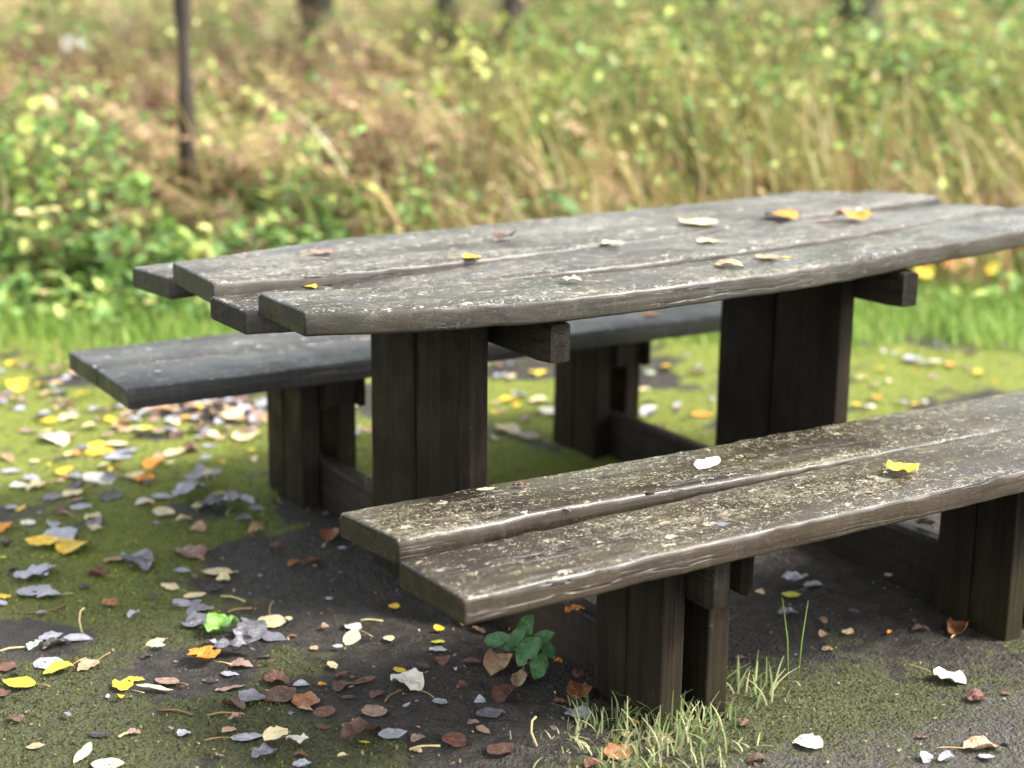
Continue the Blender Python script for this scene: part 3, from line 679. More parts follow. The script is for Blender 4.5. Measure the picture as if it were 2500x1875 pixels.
# ---------------------------------------------------------------- fallen leaves, each one an object
LM = {
 'yellow': leaf_mat('yellow_leaf', (.78, .55, .035), (.68, .42, .03), (.25, .14, .03), .25),
 'lime': leaf_mat('yellow_green_leaf', (.50, .55, .05), (.60, .52, .06), (.2, .15, .03), .25),
 'cream': leaf_mat('cream_leaf', (.72, .62, .36), (.66, .50, .26), (.22, .14, .07), .35),
 'white': leaf_mat('bleached_leaf', (.72, .68, .58), (.62, .56, .44), (.3, .22, .14), .3),
 'grey': leaf_mat('wet_grey_leaf', (.21, .205, .225), (.12, .115, .125), (.05, .045, .045), .4, .30, .7),
 'lilac': leaf_mat('lilac_grey_leaf', (.42, .415, .45), (.28, .275, .305), (.09, .08, .08), .35, .38, .6),
 'brown': leaf_mat('brown_leaf', (.135, .070, .044), (.075, .040, .028), (.04, .02, .015), .4, .4, .6),
 'red': leaf_mat('russet_leaf', (.165, .068, .042), (.100, .046, .032), (.06, .025, .02), .4, .42),
 'dark': leaf_mat('dark_wet_leaf', (.045, .032, .028), (.025, .020, .018), (.1, .07, .05), .2, .28, .7),
 'orange': leaf_mat('orange_leaf', (.72, .30, .025), (.55, .19, .025), (.2, .08, .02), .3),
 'rust': leaf_mat('rust_leaf', (.36, .155, .060), (.24, .095, .045), (.08, .04, .02), .4, .42),
 'pink': leaf_mat('pinkish_tan_leaf', (.34, .225, .175), (.24, .15, .115), (.14, .07, .05), .4),
 'tan': leaf_mat('tan_leaf', (.48, .33, .19), (.36, .23, .12), (.16, .09, .05), .4),
 'mint': leaf_mat('mint_lichen_leaf', (.42, .52, .38), (.55, .62, .45), (.2, .25, .15), .3),
 'pale green': leaf_mat('pale_green_leaf', (.45, .52, .28), (.56, .58, .36), (.3, .3, .12), .2),
 'green': leaf_mat('fresh_green_leaf', (.14, .34, .045), (.26, .45, .09), (.05, .14, .02), .3, .28, .6),
}
M['petiole'] = tinted('leaf_stalk', [(0, (.12, .07, .03)), (.5, (.42, .28, .12)), (1, (.62, .52, .24))], .6, .3)
def prof(shape, q):
    if shape == 'round': return .5*math.sqrt(max(0, 1-(2*q-1)**2))*.92
    if shape == 'narrow': return .21*math.sin(math.pi*q**.9)**.85
    if shape == 'heart': return .47*math.sin(math.pi*q**.62)**.75
    return .36*math.sin(math.pi*q**.8)**.82
TPL = {}
def leaf_tpl(shape, form, color, var):
    k = (shape, form, color, var)
    if k in TPL: return TPL[k]
    rr = random.Random(str(k)); nx_, ny_ = 14, 8; vs = []; fs = []; sd_ = rr.uniform(0, 50)
    arch = {'flat': .03, 'cup': .10, 'roll': .06, 'crumple': .12, 'arch': .20}[form]*rr.uniform(.7, 1.2)
    cup = {'flat': .12, 'cup': .55, 'roll': 1.5, 'crumple': .5, 'arch': .4}[form]*rr.uniform(.7, 1.2)
    ruf = {'flat': .035, 'cup': .07, 'roll': .08, 'crumple': .17, 'arch': .06}[form]
    skew = rr.uniform(-.10, .10)
    for i in range(nx_+1):
        q = i/nx_; x = q-.5; hw = prof('ovate' if shape in ('ragged', 'lobed') else shape, max(.001, min(.999, q)))
        for j in range(ny_+1):
            s = j/ny_*2-1; e = hw
            e *= 1+.05*math.sin(q*95+s*2)+.16*noise.noise(Vector((q*3.5, (3 if s > 0 else 8)+sd_, 5)))       # toothed, uneven edge
            if var == 3 and abs(q-.6) < .09 and s > .4: e *= .72
            if shape == 'ragged': e *= 1+.45*noise.noise(Vector((q*6, (2 if s > 0 else 9)+sd_, 0)))-.15*abs(noise.noise(Vector((q*17, s+sd_, 0))))
            if shape == 'lobed': e *= .55+.75*abs(math.sin(q*math.pi*2.5))
            y = s*e+skew*(q-.5)**2*2
            if form == 'roll':
                a = s*e*cup*2.6; y = math.sin(a)/(cup*2.6); z = (1-math.cos(a))/(cup*2.6)
            else: z = cup*(s*e)**2
            z += arch*math.sin(q*math.pi)*(1 if var % 2 else -.3)+ruf*noise.noise(Vector((x*4.5, y*5, sd_)))+.012*abs(s)
            vs.append((x, y, z))
    w = ny_+1
    for i in range(nx_):
        for j in range(ny_): fs.append((i*w+j, (i+1)*w+j, (i+1)*w+j+1, i*w+j+1))
    z0 = min(v[2] for v in vs); vs = [(x, y, z-z0) for x, y, z in vs]
    me = bpy.data.meshes.new('fallen_leaf'); me.from_pydata(vs, [], fs); me.update(); me.materials.append(LM[color])
    me.polygons.foreach_set('use_smooth', [True]*len(fs)); TPL[k] = me; return me
STK = {}
def stalk_mesh(ln, var):
    k = (round(ln, 1), var)
    if k in STK: return STK[k]
    rr = random.Random(str(k)); mb = MB(); b = rr.uniform(-.25, .25)
    pts = [(-.47-ln*q, b*ln*q*q, .03+.05*math.sin(q*2.6)) for q in (0, .25, .5, .75, 1)]
    mb.tube(pts, [.014, .014, .015, .018, .026], 6, rr.uniform(.4, 1))
    o = mb.build('stalk', M['petiole'], None, True); me = o.data; bpy.data.objects.remove(o); STK[k] = me; return me
def drift_mat(c):
    t = NT('drift_'+c.replace(' ', '_')); src = LM[c].node_tree.nodes; cols = [n for n in src if n.bl_idname == 'ShaderNodeMix' and not n.inputs[6].is_linked]
    a, b = tuple(cols[0].inputs[6].default_value)[:3], tuple(cols[0].inputs[7].default_value)[:3]
    t.set(Base_Color=t.mix(t.ramp(t.noise(t.coords(), 70, 3), [(.35, 0), (.65, 1)]), a, b), Roughness=.42); return t.m
DRIFT = {}
for q in ('lilac', 'pink', 'brown', 'red', 'cream', 'yellow', 'tan', 'grey', 'orange', 'dark', 'rust'): DRIFT[q] = drift_mat(q)
CORES = []; N_LEAF = 0
def put_leaf(p, length, rz, color, shape, form, label, group, stalk=0, w=1.0, tilt=(0, 0), hsc=1.0, cat='leaf', name='fallen_leaf'):
    global N_LEAF; N_LEAF += 1
    o = bpy.data.objects.new(name, leaf_tpl(shape, form, color, N_LEAF % 4)); COL.objects.link(o)
    o.location = p; o.rotation_euler = (tilt[0], tilt[1], rz); o.scale = (length, length*w, length*hsc)
    tag(o, label, cat, group)
    if stalk:
        st = bpy.data.objects.new('stalk', stalk_mesh(stalk, N_LEAF % 5)); COL.objects.link(st); st.parent = o
    return o
CROP = {'5': (0, 1200, .4068), '3': (0, 935, .5667), '4': (1250, 935, .5667), 'r': (1900, 550, .3014), '1': (300, 600, .2712), '2': (900, 450, .3617), 't': (1700, 430, .3617), 'p': (0, 0, 1.0)}
def surf(kind):
    if kind == 'top':
        def f(x, y):
            u, v = uv_of(Vector((x, y, 0))); z = rise(u)+.0015
            if v < interp(B1, u): return z
            if v < interp(B2, u): return z+.004
            if v < interp(B3, u): return z-.022*(1-sm(-.1, .6, u))+.003*sm(.1, .5, u)
            return z-.002
        return f
    if kind == 'bench':
        def f(x, y):
            u, v = uv_of(Vector((x, y, 0))); q = (v-.516)/.206
            if v < 0: return ZS+.001
            if q < 1: return ZS+.0045+(.010*(1-sm(0, .8, u))-.002)*q
            q -= 1.03; return ZS+.001-.024*(1-min(1, (u+.26)/1.1))*(1-q)-.012*(1-min(1, (u+.26)/1.5))*q
        return f
    if kind == 'beam': return lambda x, y: .128
    return ground_z
def L(crop, X, Y, ln, color, shape, form, text, stalk=0, ang=0, w=1.0, on='ground', lift=0, hsc=1.0):
    x0, y0, k = CROP[crop]; cx, cy, l = x0+X*k, y0+Y*k, ln*k
    f = surf(on); hsc = hsc if on == 'ground' else .6 if form == 'flat' else .9
    w = max(w, 1.45) if on == 'top' else w
    z = 0 if on == 'ground' else ZT if on == 'top' else ZS if on == 'bench' else .128
    for _ in range(6):
        p = at(cx, cy, z); z = f(p.x, p.y)
    a = R(ang); A, B = at(cx-l/2*math.cos(a), cy+l/2*math.sin(a), z), at(cx+l/2*math.cos(a), cy-l/2*math.sin(a), z)
    d = B-A; d = d*(.84 if color in ('brown', 'red', 'rust', 'pink') and on == 'ground' else 1.08 if color == 'lilac' and on == 'ground' else .94); length = min(.12 if on == 'ground' else .10, max(.018, d.length))
    core, _, rest = text.partition('|'); label = (core.strip()+' '+rest.strip()).strip()
    grp = {'ground': 'fallen leaves on the ground', 'beam': 'fallen leaves on the ground', 'top': 'leaves stuck to the tabletop', 'bench': 'leaves lying on the benches'}[on]
    o = put_leaf((p.x, p.y, z+(.003 if on == 'ground' else 0)+lift), length, math.atan2(d.y, d.x), color, shape, form, label, grp, stalk, w, (rnd.uniform(-.12, .12) if on == 'ground' else 0, rnd.uniform(-.1, .1) if on == 'ground' else 0), hsc)
    if on == 'ground': CORES.append((p.x, p.y, core.strip()))
    return o
# near ground, lower part of the picture
L('5', 870, 75, 135, 'white', 'ragged', 'cup', 'tattered white leaf|on bright moss before the far bench leg', 0, 5)
L('5', 985, 130, 150, 'cream', 'ragged', 'flat', 'cream leaf with two brown holes|on the moss edge below the grey leaf heap', 0, -8)
L('5', 1105, 178, 110, 'cream', 'ovate', 'roll', 'yellow cream curled leaf|lying in a dark hollow at the moss edge', .3, 10)
L('5', 940, 207, 62, 'lilac', 'ragged', 'crumple', 'small whitish crumpled leaf|at the lower rim of the moss')
L('5', 557, 172, 112, 'cream', 'round', 'crumple', 'pale yellow and grey mottled round leaf|alone on dark moss')
L('5', 170, 195, 92, 'white', 'ovate', 'flat', 'small white leaf with a yellow end|on the moss by the picture edge', 0, -12)
L('5', 30, 235, 78, 'orange', 'lobed', 'crumple', 'star shaped orange leaf|at the picture edge', .7, 40)
L('5', 255, 345, 215, 'yellow', 'ovate', 'arch', 'long bright yellow leaf held up flat|on its thin stalk', .55, 172, .8, lift=.012)
L('5', 440, 362, 165, 'yellow', 'round', 'cup', 'yellow leaf with blue grey blotches|next to the long bright yellow one', .5, 30, .9, lift=.006)
L('5', 365, 290, 160, 'lilac', 'ragged', 'cup', 'folded lilac grey leaf|just beyond the long bright yellow leaf', 0, -25)
L('5', 20, 402, 45, 'lime', 'ragged', 'flat', 'tiny lime yellow scrap of leaf|at the picture edge')
L('5', 678, 425, 122, 'tan', 'round', 'cup', 'small tan leaf with frayed rim|on bare earth between yellow and dark leaves')
L('5', 825, 452, 140, 'grey', 'ovate', 'crumple', 'shiny slate leaf|at the corner of the bare earth', 0, -40)
L('5', 575, 515, 165, 'red', 'ovate', 'roll', 'red brown curled leaf with pale stalk|on thin moss', .5, 175)
L('5', 510, 588, 85, 'dark', 'ovate', 'crumple', 'dark brown shrivelled leaf|just below the red brown curled one')
L('5', 195, 525, 170, 'lilac', 'round', 'crumple', 'wrinkled lilac leaf overlapping its twin|far to the west on thin moss', 0, 20)
L('5', 285, 500, 160, 'lilac', 'ovate', 'cup', 'upper of two joined lilac leaves|with a wavy edge', 0, 15, lift=.004)
L('5', 205, 605, 180, 'lilac', 'round', 'flat', 'broad pale lilac leaf with torn rim|above a smaller whitish one', 0, -6)
L('5', 300, 645, 150, 'lilac', 'ragged', 'cup', 'whitish lilac leaf with a cream tip|touching the broad pale lilac leaf', .4, -172, lift=.003)
L('5', 30, 648, 92, 'yellow', 'ragged', 'crumple', 'orange yellow leaf cut by the picture edge|beside lilac leaves', 0, 10)
L('5', 88, 492, 95, 'dark', 'ovate', 'roll', 'dark rolled leaf|beside the wrinkled lilac pair', 0, 5)
L('5', 660, 685, 60, 'rust', 'ragged', 'crumple', 'small upright orange scrap|alone on moss', .3, 80)
L('5', 1115, 380, 175, 'pink', 'heart', 'cup', 'brown heart shaped leaf with short stalk|on bare earth', .35, 160, 1.0)
L('5', 1262, 355, 80, 'red', 'ragged', 'flat', 'faded red scrap|next to the brown heart shaped leaf')
L('5', 1098, 482, 98, 'lilac', 'ovate', 'flat', 'small smooth grey leaf|between heart shaped and large cream leaves')
L('5', 1300, 495, 215, 'cream', 'ovate', 'flat', 'large cream leaf with a pointed end|on bare earth', .15, 178, .95)
L('5', 1015, 580, 115, 'cream', 'ovate', 'flat', 'cream oval leaf with a long curved stalk|above the torn cream leaf', .9, 168, .95)
L('5', 1285, 590, 122, 'dark', 'ovate', 'cup', 'wet black leaf|with a pale twig behind it', 0, 15)
L('5', 1175, 655, 150, 'cream', 'ragged', 'flat', 'torn cream leaf|covering a shiny grey one', 0, 12, lift=.008)
L('5', 1105, 680, 130, 'lilac', 'ovate', 'flat', 'shiny grey leaf half hidden|under the torn cream leaf', 0, -10)
L('5', 1200, 725, 190, 'grey', 'ovate', 'cup', 'big wet grey leaf|between the torn cream and the green leaf', 0, 10)
L('5', 1180, 800, 180, 'grey', 'ragged', 'crumple', 'crumpled grey brown leaf|touching the west side of the green leaf', 0, 20)
L('5', 1630, 790, 85, 'cream', 'round', 'flat', 'tiny round cream leaf with thin stalk|pointing away', 1.1, -75, .9)
L('5', 1340, 870, 200, 'green', 'round', 'crumple', 'crumpled fresh green leaf|the only green leaf in the litter', 0, 20, .95, lift=.012, hsc=1.5)
L('5', 1510, 850, 165, 'grey', 'ragged', 'cup', 'dark grey leaf|leaning against the green leaf', 0, 50)
L('5', 1642, 885, 165, 'grey', 'ovate', 'flat', 'smooth slate oval leaf|beyond the green leaf toward the bench', 0, -10)
L('5', 1390, 985, 310, 'grey', 'ragged', 'crumple', 'largest shiny grey leaf|crumpled below the green one', 0, -3, .7)
L('5', 1215, 1025, 175, 'orange', 'lobed', 'crumple', 'bright orange yellow ragged leaf|in front of the green leaf', .6, 160, 1.1, lift=.006)
L('5', 1450, 1055, 170, 'pink', 'ragged', 'cup', 'dusky pink brown leaf|under the largest shiny grey one')
L('5', 1590, 1005, 120, 'dark', 'narrow', 'roll', 'thin dark rolled leaf|at the end of the largest grey leaf')
L('5', 1757, 880, 65, 'rust', 'ovate', 'roll', 'small orange curl|beside the slate oval leaf')
L('5', 1885, 950, 42, 'tan', 'round', 'cup', 'pea sized tan scrap|on bare earth east of the green leaf')
L('5', 935, 915, 125, 'cream', 'ovate', 'flat', 'cream leaf with a bent pale stalk|on moss west of the green leaf', 1.1, 20, .9)
L('5', 880, 1003, 80, 'dark', 'ragged', 'roll', 'dark red brown curl|below the cream leaf with bent stalk', 0, 20)
L('5', 470, 890, 168, 'lilac', 'ovate', 'flat', 'smooth lilac oval leaf|behind the mint lichen flake', 0, 0, .9)
L('5', 310, 882, 150, 'lilac', 'ragged', 'cup', 'lilac leaf next to its smoother neighbour|behind the dark brown curl', 0, 10)
L('5', 218, 940, 105, 'mint', 'ragged', 'crumple', 'mint green lichen flake|in front of two lilac leaves', 0, 25)
L('5', 345, 940, 195, 'dark', 'ovate', 'roll', 'dark brown glossy curl|beside the mint lichen flake', 0, 12)
L('5', 291, 1045, 172, 'lilac', 'round', 'flat', 'round lilac leaf|behind two yellow leaves', 0, 0, .95)
L('5', 45, 1068, 120, 'red', 'ovate', 'cup', 'rust orange leaf|near the picture edge behind a yellow leaf', 0, 40)
L('5', 350, 1098, 205, 'yellow', 'ovate', 'cup', 'slanting yellow leaf|in front of the round lilac leaf', .5, -162, .75, lift=.006)
L('5', 527, 1060, 145, 'tan', 'ragged', 'cup', 'cream tan leaf with stalk|reaching up over the moss', .7, -155)
L('5', 115, 1172, 210, 'yellow', 'ovate', 'flat', 'largest yellow leaf with thick pale stalk|near the picture edge', .5, 175, .95, lift=.004)
L('5', 12, 1225, 80, 'red', 'ovate', 'cup', 'dark rust leaf|cut by the picture edge below the largest yellow leaf', 0, 70)
L('5', 815, 1136, 122, 'yellow', 'ragged', 'flat', 'small ragged yellow leaf|beside the pinkish brown oval leaf')
L('5', 735, 1182, 125, 'yellow', 'ragged', 'crumple', 'crumpled yellow leaf|with a long cream leaf lying across it', .6, 160)
L('5', 930, 1205, 245, 'cream', 'narrow', 'flat', 'long narrow cream leaf|crossing two yellow scraps', 0, -5, .6, lift=.005)
L('5', 1000, 1150, 170, 'pink', 'ovate', 'flat', 'pinkish brown oval leaf|beside the small ragged yellow one', .5, 165)
L('5', 1380, 1105, 105, 'lilac', 'ragged', 'flat', 'small pale lilac scrap|below the largest shiny grey leaf')
L('5', 1385, 1192, 235, 'pink', 'narrow', 'cup', 'long dusky pink leaf|lying straight below the pale lilac scrap', 0, 8, .8)
L('5', 1265, 1145, 110, 'dark', 'ragged', 'flat', 'flat blackish leaf|between moss and bare earth')
L('5', 1665, 1155, 190, 'red', 'ovate', 'crumple', 'red brown crumpled leaf|near the end of the long pink leaf', 0, -15)
L('5', 1810, 1170, 95, 'lilac', 'ragged', 'cup', 'pale blue grey fragment|beside the red brown crumpled leaf')
L('5', 1930, 1170, 55, 'orange', 'ragged', 'crumple', 'little orange scrap|beside a pale blue grey fragment')
L('5', 1510, 1262, 215, 'grey', 'ovate', 'cup', 'glossy dark grey leaf|among the brown leaves below the pink one', 0, 8)
L('5', 1690, 1240, 235, 'brown', 'ovate', 'cup', 'big brown leaf with pointed tip|beside the glossy dark grey leaf', 0, 28)
L('5', 1405, 1300, 170, 'brown', 'ovate', 'roll', 'brown leaf with a curled orange rim|left of the glossy dark grey leaf', 0, -20)
L('5', 1835, 1270, 125, 'rust', 'heart', 'cup', 'dull orange triangular leaf|standing up in front of a dark red leaf', 0, 55, .9)
L('5', 1945, 1335, 165, 'red', 'round', 'flat', 'flat dark red leaf|pressed into the earth', 0, 0)
L('5', 1485, 1485, 192, 'lilac', 'ovate', 'flat', 'blue grey oval leaf with straight pale stalk|on moss near the picture bottom', .75, 0, .95)
L('5', 1665, 1525, 165, 'cream', 'ovate', 'cup', 'cream leaf resting on a pale grey heap|at the picture bottom', 0, 25, lift=.016)
L('5', 1790, 1535, 150, 'white', 'ragged', 'crumple', 'white grey crumpled leaf|sharing a heap with the cream one', 0, -10, lift=.010)
L('5', 1600, 1600, 190, 'grey', 'ragged', 'crumple', 'grey shadowed leaf|at the base of the cream topped heap', 0, 20)
L('5', 605, 1465, 145, 'dark', 'ragged', 'flat', 'flat bluish black leaf|sunk in the moss near the picture bottom')
L('5', 505, 1580, 160, 'pale green', 'narrow', 'flat', 'willow shaped pale green leaf|on the moss by the picture bottom', 0, 45, .8)
L('5', 650, 1650, 220, 'pale green', 'ovate', 'flat', 'pale green leaf|cut off by the picture bottom', 0, 0)
L('5', 1805, 1595, 110, 'red', 'ovate', 'roll', 'rust coloured curl|below the white grey crumpled leaf')
L('5', 1815, 1645, 110, 'lilac', 'ragged', 'cup', 'lilac fragment cut off by the picture bottom|below the rust curl')
# bare earth beside the near bench
L('3', 1512, 1060, 72, 'white', 'ragged', 'cup', 'white curled leaf with yellowish stalk|under the near bench end', 1.2, 150)
L('3', 1517, 1102, 85, 'pale green', 'narrow', 'flat', 'narrow greenish white leaf|joined to the white curled one', 0, 55, 1.0)
L('3', 1887, 1122, 72, 'lime', 'narrow', 'flat', 'short strip of green leaf|on soil beside the seedling', 0, -3, 1.3)
L('3', 1892, 1158, 82, 'lilac', 'ragged', 'cup', 'pale violet scrap|below the strip of green leaf')
L('3', 2032, 1212, 115, 'red', 'narrow', 'cup', 'reddish flat sliver|on soil before the seedling')
L('3', 2150, 1225, 130, 'tan', 'ovate', 'roll', 'tan rolled leaf|at the foot of the seedling', 0, 55)
L('3', 1748, 1308, 148, 'white', 'ragged', 'crumple', 'whitish leaf with a grey edge and long stalk|on dark earth', .5, 160)
L('3', 1478, 1320, 98, 'brown', 'ovate', 'roll', 'brown folded leaf|on dark earth west of the whitish leaf', 0, 35)
L('3', 1500, 1360, 75, 'brown', 'ovate', 'flat', 'dull brown leaf|just below the brown folded one')
L('3', 1565, 1292, 130, 'red', 'narrow', 'cup', 'thin red sliver|between folded brown and whitish leaves', 0, 12)
L('3', 1625, 1350, 75, 'red', 'ovate', 'cup', 'russet leaf lying slanted|below the thin red sliver', 0, 25)
L('3', 1612, 1425, 72, 'pink', 'heart', 'cup', 'little pinkish brown leaf|with its tip pointing away', 0, 60)
L('3', 1895, 1380, 62, 'lilac', 'round', 'flat', 'coin sized lilac grey leaf|below the whitish leaf')
L('3', 2113, 1430, 130, 'grey', 'ovate', 'flat', 'blue grey oval leaf|on dark earth near the near bench leg', 0, 15)
L('3', 2040, 1472, 68, 'pink', 'ovate', 'cup', 'small pinkish brown leaf|touching the blue grey oval')
L('3', 1960, 1555, 95, 'red', 'ovate', 'cup', 'red brown oval leaf|on moss, between two tan twigs', 0, -55)
L('3', 1802, 1540, 75, 'pink', 'ragged', 'cup', 'pale pinkish leaf|beside the grey and brown pair', 0, 20)
L('3', 1693, 1520, 118, 'lilac', 'ovate', 'flat', 'grey leaf with an olive centre|next to a brown curled leaf', 0, 8)
L('3', 1560, 1530, 215, 'brown', 'ovate', 'roll', 'tall curled brown leaf with orange edge|near the picture bottom', 0, 22, 1.0)
L('3', 1390, 1490, 70, 'red', 'round', 'flat', 'blurred dark red round leaf|sunk in the moss')
L('3', 2180, 1350, 115, 'red', 'ovate', 'roll', 'rolled russet leaf|close to the near bench leg', 0, 40)
L('3', 2165, 1590, 130, 'brown', 'ovate', 'cup', 'rust brown leaf|at the picture bottom before the near bench leg', 0, 35)
L('3', 1270, 785, 75, 'rust', 'ovate', 'roll', 'burnt orange curl|on dark soil under the bench end', 0, 15)
L('3', 1345, 775, 110, 'red', 'narrow', 'roll', 'long russet curl|on dark soil under the bench end', 0, 20)
L('3', 1190, 715, 80, 'red', 'ragged', 'crumple', 'crumpled russet scrap|behind the two curls under the bench end')
L('3', 1420, 665, 70, 'rust', 'ragged', 'roll', 'orange brown scrap|against the corner of the near bench', .4, 70)
L('3', 1475, 715, 40, 'lilac', 'ovate', 'flat', 'small violet grey leaf|tucked under the near bench corner')
# mossy middle ground toward the far bench
L('3', 875, 440, 150, 'lilac', 'ragged', 'crumple', 'pale grey ragged leaf|topmost of the heap near the far bench leg', 0, 10, lift=.014)
L('3', 830, 485, 150, 'lilac', 'ragged', 'crumple', 'grey ragged leaf|western one of the heap near the far bench leg', 0, 15, lift=.004)
L('3', 910, 530, 150, 'grey', 'ragged', 'crumple', 'dark grey folded leaf|at the front of the heap near the far bench leg', 0, 5)
L('3', 1020, 540, 150, 'lilac', 'ragged', 'crumple', 'wide lilac grey leaf|lying between the leaf heap and the bench leg', 0, -5)
L('3', 1110, 548, 75, 'lilac', 'ragged', 'cup', 'last lilac leaf of the row|nearest the far bench leg')
L('3', 905, 432, 90, 'cream', 'ragged', 'cup', 'small cream leaf|lying on the pale grey heap', 0, 5, lift=.022)
L('3', 925, 395, 45, 'brown', 'ovate', 'crumple', 'small brown knob of leaf|just behind the grey heap')
L('3', 700, 495, 95, 'lilac', 'ovate', 'flat', 'long blue grey leaf|on moss west of the grey heap')
L('3', 620, 428, 110, 'orange', 'lobed', 'crumple', 'bow shaped orange leaf|on moss', .55, 178, 1.0)
L('3', 672, 355, 85, 'orange', 'ragged', 'cup', 'orange yellow leaf with a long trailing stalk|on moss', 1.0, 30)
L('3', 430, 420, 125, 'white', 'ragged', 'flat', 'whitish leaf with a long pale stalk|on dull moss', .9, -18)
L('3', 310, 480, 95, 'cream', 'ovate', 'flat', 'cream leaf with straight stalk|below the long stalked whitish leaf', .7, -160)
L('3', 228, 500, 95, 'grey', 'ovate', 'cup', 'dark grey upturned leaf|beside the cream leaf with straight stalk', 0, 12)
L('3', 160, 456, 95, 'cream', 'ragged', 'crumple', 'cream and grey blotched leaf|between whitish and dark grey leaves', .4, -160)
L('3', 83, 450, 92, 'white', 'ragged', 'cup', 'whitish crinkled leaf|toward the picture edge on moss', 0, 5)
L('3', 55, 540, 60, 'lilac', 'ovate', 'flat', 'lilac leaf in the pair|nearest the picture edge')
L('3', 478, 495, 55, 'dark', 'ovate', 'cup', 'small dark upright leaf|on moss below the bow shaped leaf', 0, 60)
L('3', 268, 562, 58, 'red', 'ovate', 'roll', 'small russet leaf|on dull moss', 0, 35)
L('3', 350, 540, 92, 'lilac', 'ovate', 'flat', 'lilac leaf lying level|beside the small russet one')
L('3', 50, 385, 90, 'lilac', 'ovate', 'flat', 'lilac leaf by a pinkish stub|near the picture edge', 0, 5)
L('3', 90, 545, 50, 'yellow', 'narrow', 'flat', 'yellow sliver|next to the lilac pair', 0, 30)
# drift of leaves under and beyond the far bench
L('3', 980, 150, 95, 'cream', 'round', 'cup', 'big pale yellow round leaf|in the drift below the far bench', .5, 160)
L('3', 1065, 235, 75, 'cream', 'ovate', 'cup', 'cream leaf with grey base|on bright moss by the far bench leg', .5, 40)
L('3', 760, 303, 95, 'cream', 'narrow', 'flat', 'slim cream leaf|lying aslant on bright moss', 0, 32, 1.2)
L('3', 415, 290, 90, 'yellow', 'ragged', 'flat', 'yellow leaf in front of pale ones|in the lilac heap on bright moss', .5, 60)
L('3', 540, 300, 130, 'lilac', 'ovate', 'flat', 'long lilac leaf|lying in the middle heap on bright moss', 0, 5)
L('3', 510, 325, 120, 'lilac', 'ovate', 'flat', 'lower lilac leaf|of the middle heap on bright moss', 0, 0)
L('3', 500, 278, 110, 'cream', 'ovate', 'flat', 'pale cream leaf|at the back of the middle heap', 0, -8, lift=.006)
L('3', 485, 165, 80, 'yellow', 'ovate', 'flat', 'clear yellow leaf|at the near rim of the drift', 0, -10)
L('3', 300, 160, 105, 'cream', 'ovate', 'cup', 'pale yellow shiny leaf|in the drift off the far bench end', 0, 8)
L('3', 210, 172, 75, 'yellow', 'ovate', 'cup', 'deep yellow leaf|beside the pale yellow shiny one', 0, -12)
L('3', 240, 255, 100, 'white', 'ragged', 'cup', 'white two lobed leaf|on bright moss before the drift', 0, -20)
L('3', 110, 215, 0+60, 'pink', 'round', 'cup', 'round pinkish leaf|on bright moss before the drift')
L('3', 90, 20, 110, 'yellow', 'ragged', 'crumple', 'ragged amber leaf|at the lawn edge past the far bench end', .3, 40)
L('3', 210, 18, 90, 'mint', 'ovate', 'cup', 'pale green mottled leaf|in the drift beside the ragged amber leaf')
L('3', 790, 155, 100, 'yellow', 'ragged', 'flat', 'mustard yellow leaf|in the drift under the far bench')
L('3', 870, 235, 75, 'mint', 'ovate', 'flat', 'whitish green leaf|on bright moss below the drift')
L('3', 945, 240, 70, 'grey', 'ragged', 'flat', 'slate leaf|beside the whitish green one on bright moss')
L('3', 902, 278, 62, 'lilac', 'ovate', 'flat', 'single lilac leaf|on bright moss toward the far bench leg')
L('3', 570, 170, 80, 'lilac', 'ovate', 'cup', 'upright lilac leaf|in the drift beside the clear yellow one')
L('3', 610, 205, 110, 'lilac', 'ragged', 'flat', 'torn lilac leaf|below the upright lilac one')
L('3', 625, 208, 100, 'lime', 'narrow', 'flat', 'long lime yellow leaf|below the torn lilac one', 0, 5, 1.2, lift=.006)
# seen between the table legs
L('p', 1243, 979, 50, 'yellow', 'ovate', 'cup', 'shiny yellow leaf|seen between table leg and far bench leg', 0, 5)
L('p', 1318, 982, 55, 'cream', 'ragged', 'cup', 'cream leaf on bright moss|beside the far right bench leg', 0, 0)
L('p', 1240, 1055, 38, 'cream', 'ovate', 'cup', 'glossy cream leaf|seen right of the table leg on moss', 0, -35)
L('p', 1291, 1066, 30, 'pink', 'ovate', 'flat', 'pale pink leaf standing slanted|between the two legs', 0, 55)
L('p', 1347, 1010, 30, 'white', 'ovate', 'cup', 'white leaf against the far right bench leg', 0, 50)
L('p', 1715, 1015, 55, 'orange', 'ovate', 'flat', 'orange and tan leaf|on bright moss by the right pedestal', 0, 5)
L('p', 1588, 997, 45, 'white', 'ovate', 'flat', 'pinkish white leaf|on bright moss between the right legs', 0, 0)
L('p', 1573, 952, 35, 'cream', 'ovate', 'flat', 'cream leaf close behind the far right bench leg', 0, 0)
L('p', 1590, 913, 35, 'mint', 'round', 'flat', 'mint coloured leaf|behind the far right bench leg', 0, 0)
L('p', 1572, 1051, 32, 'orange', 'ovate', 'flat', 'amber leaf at the end of the ground beam', 0, 0)
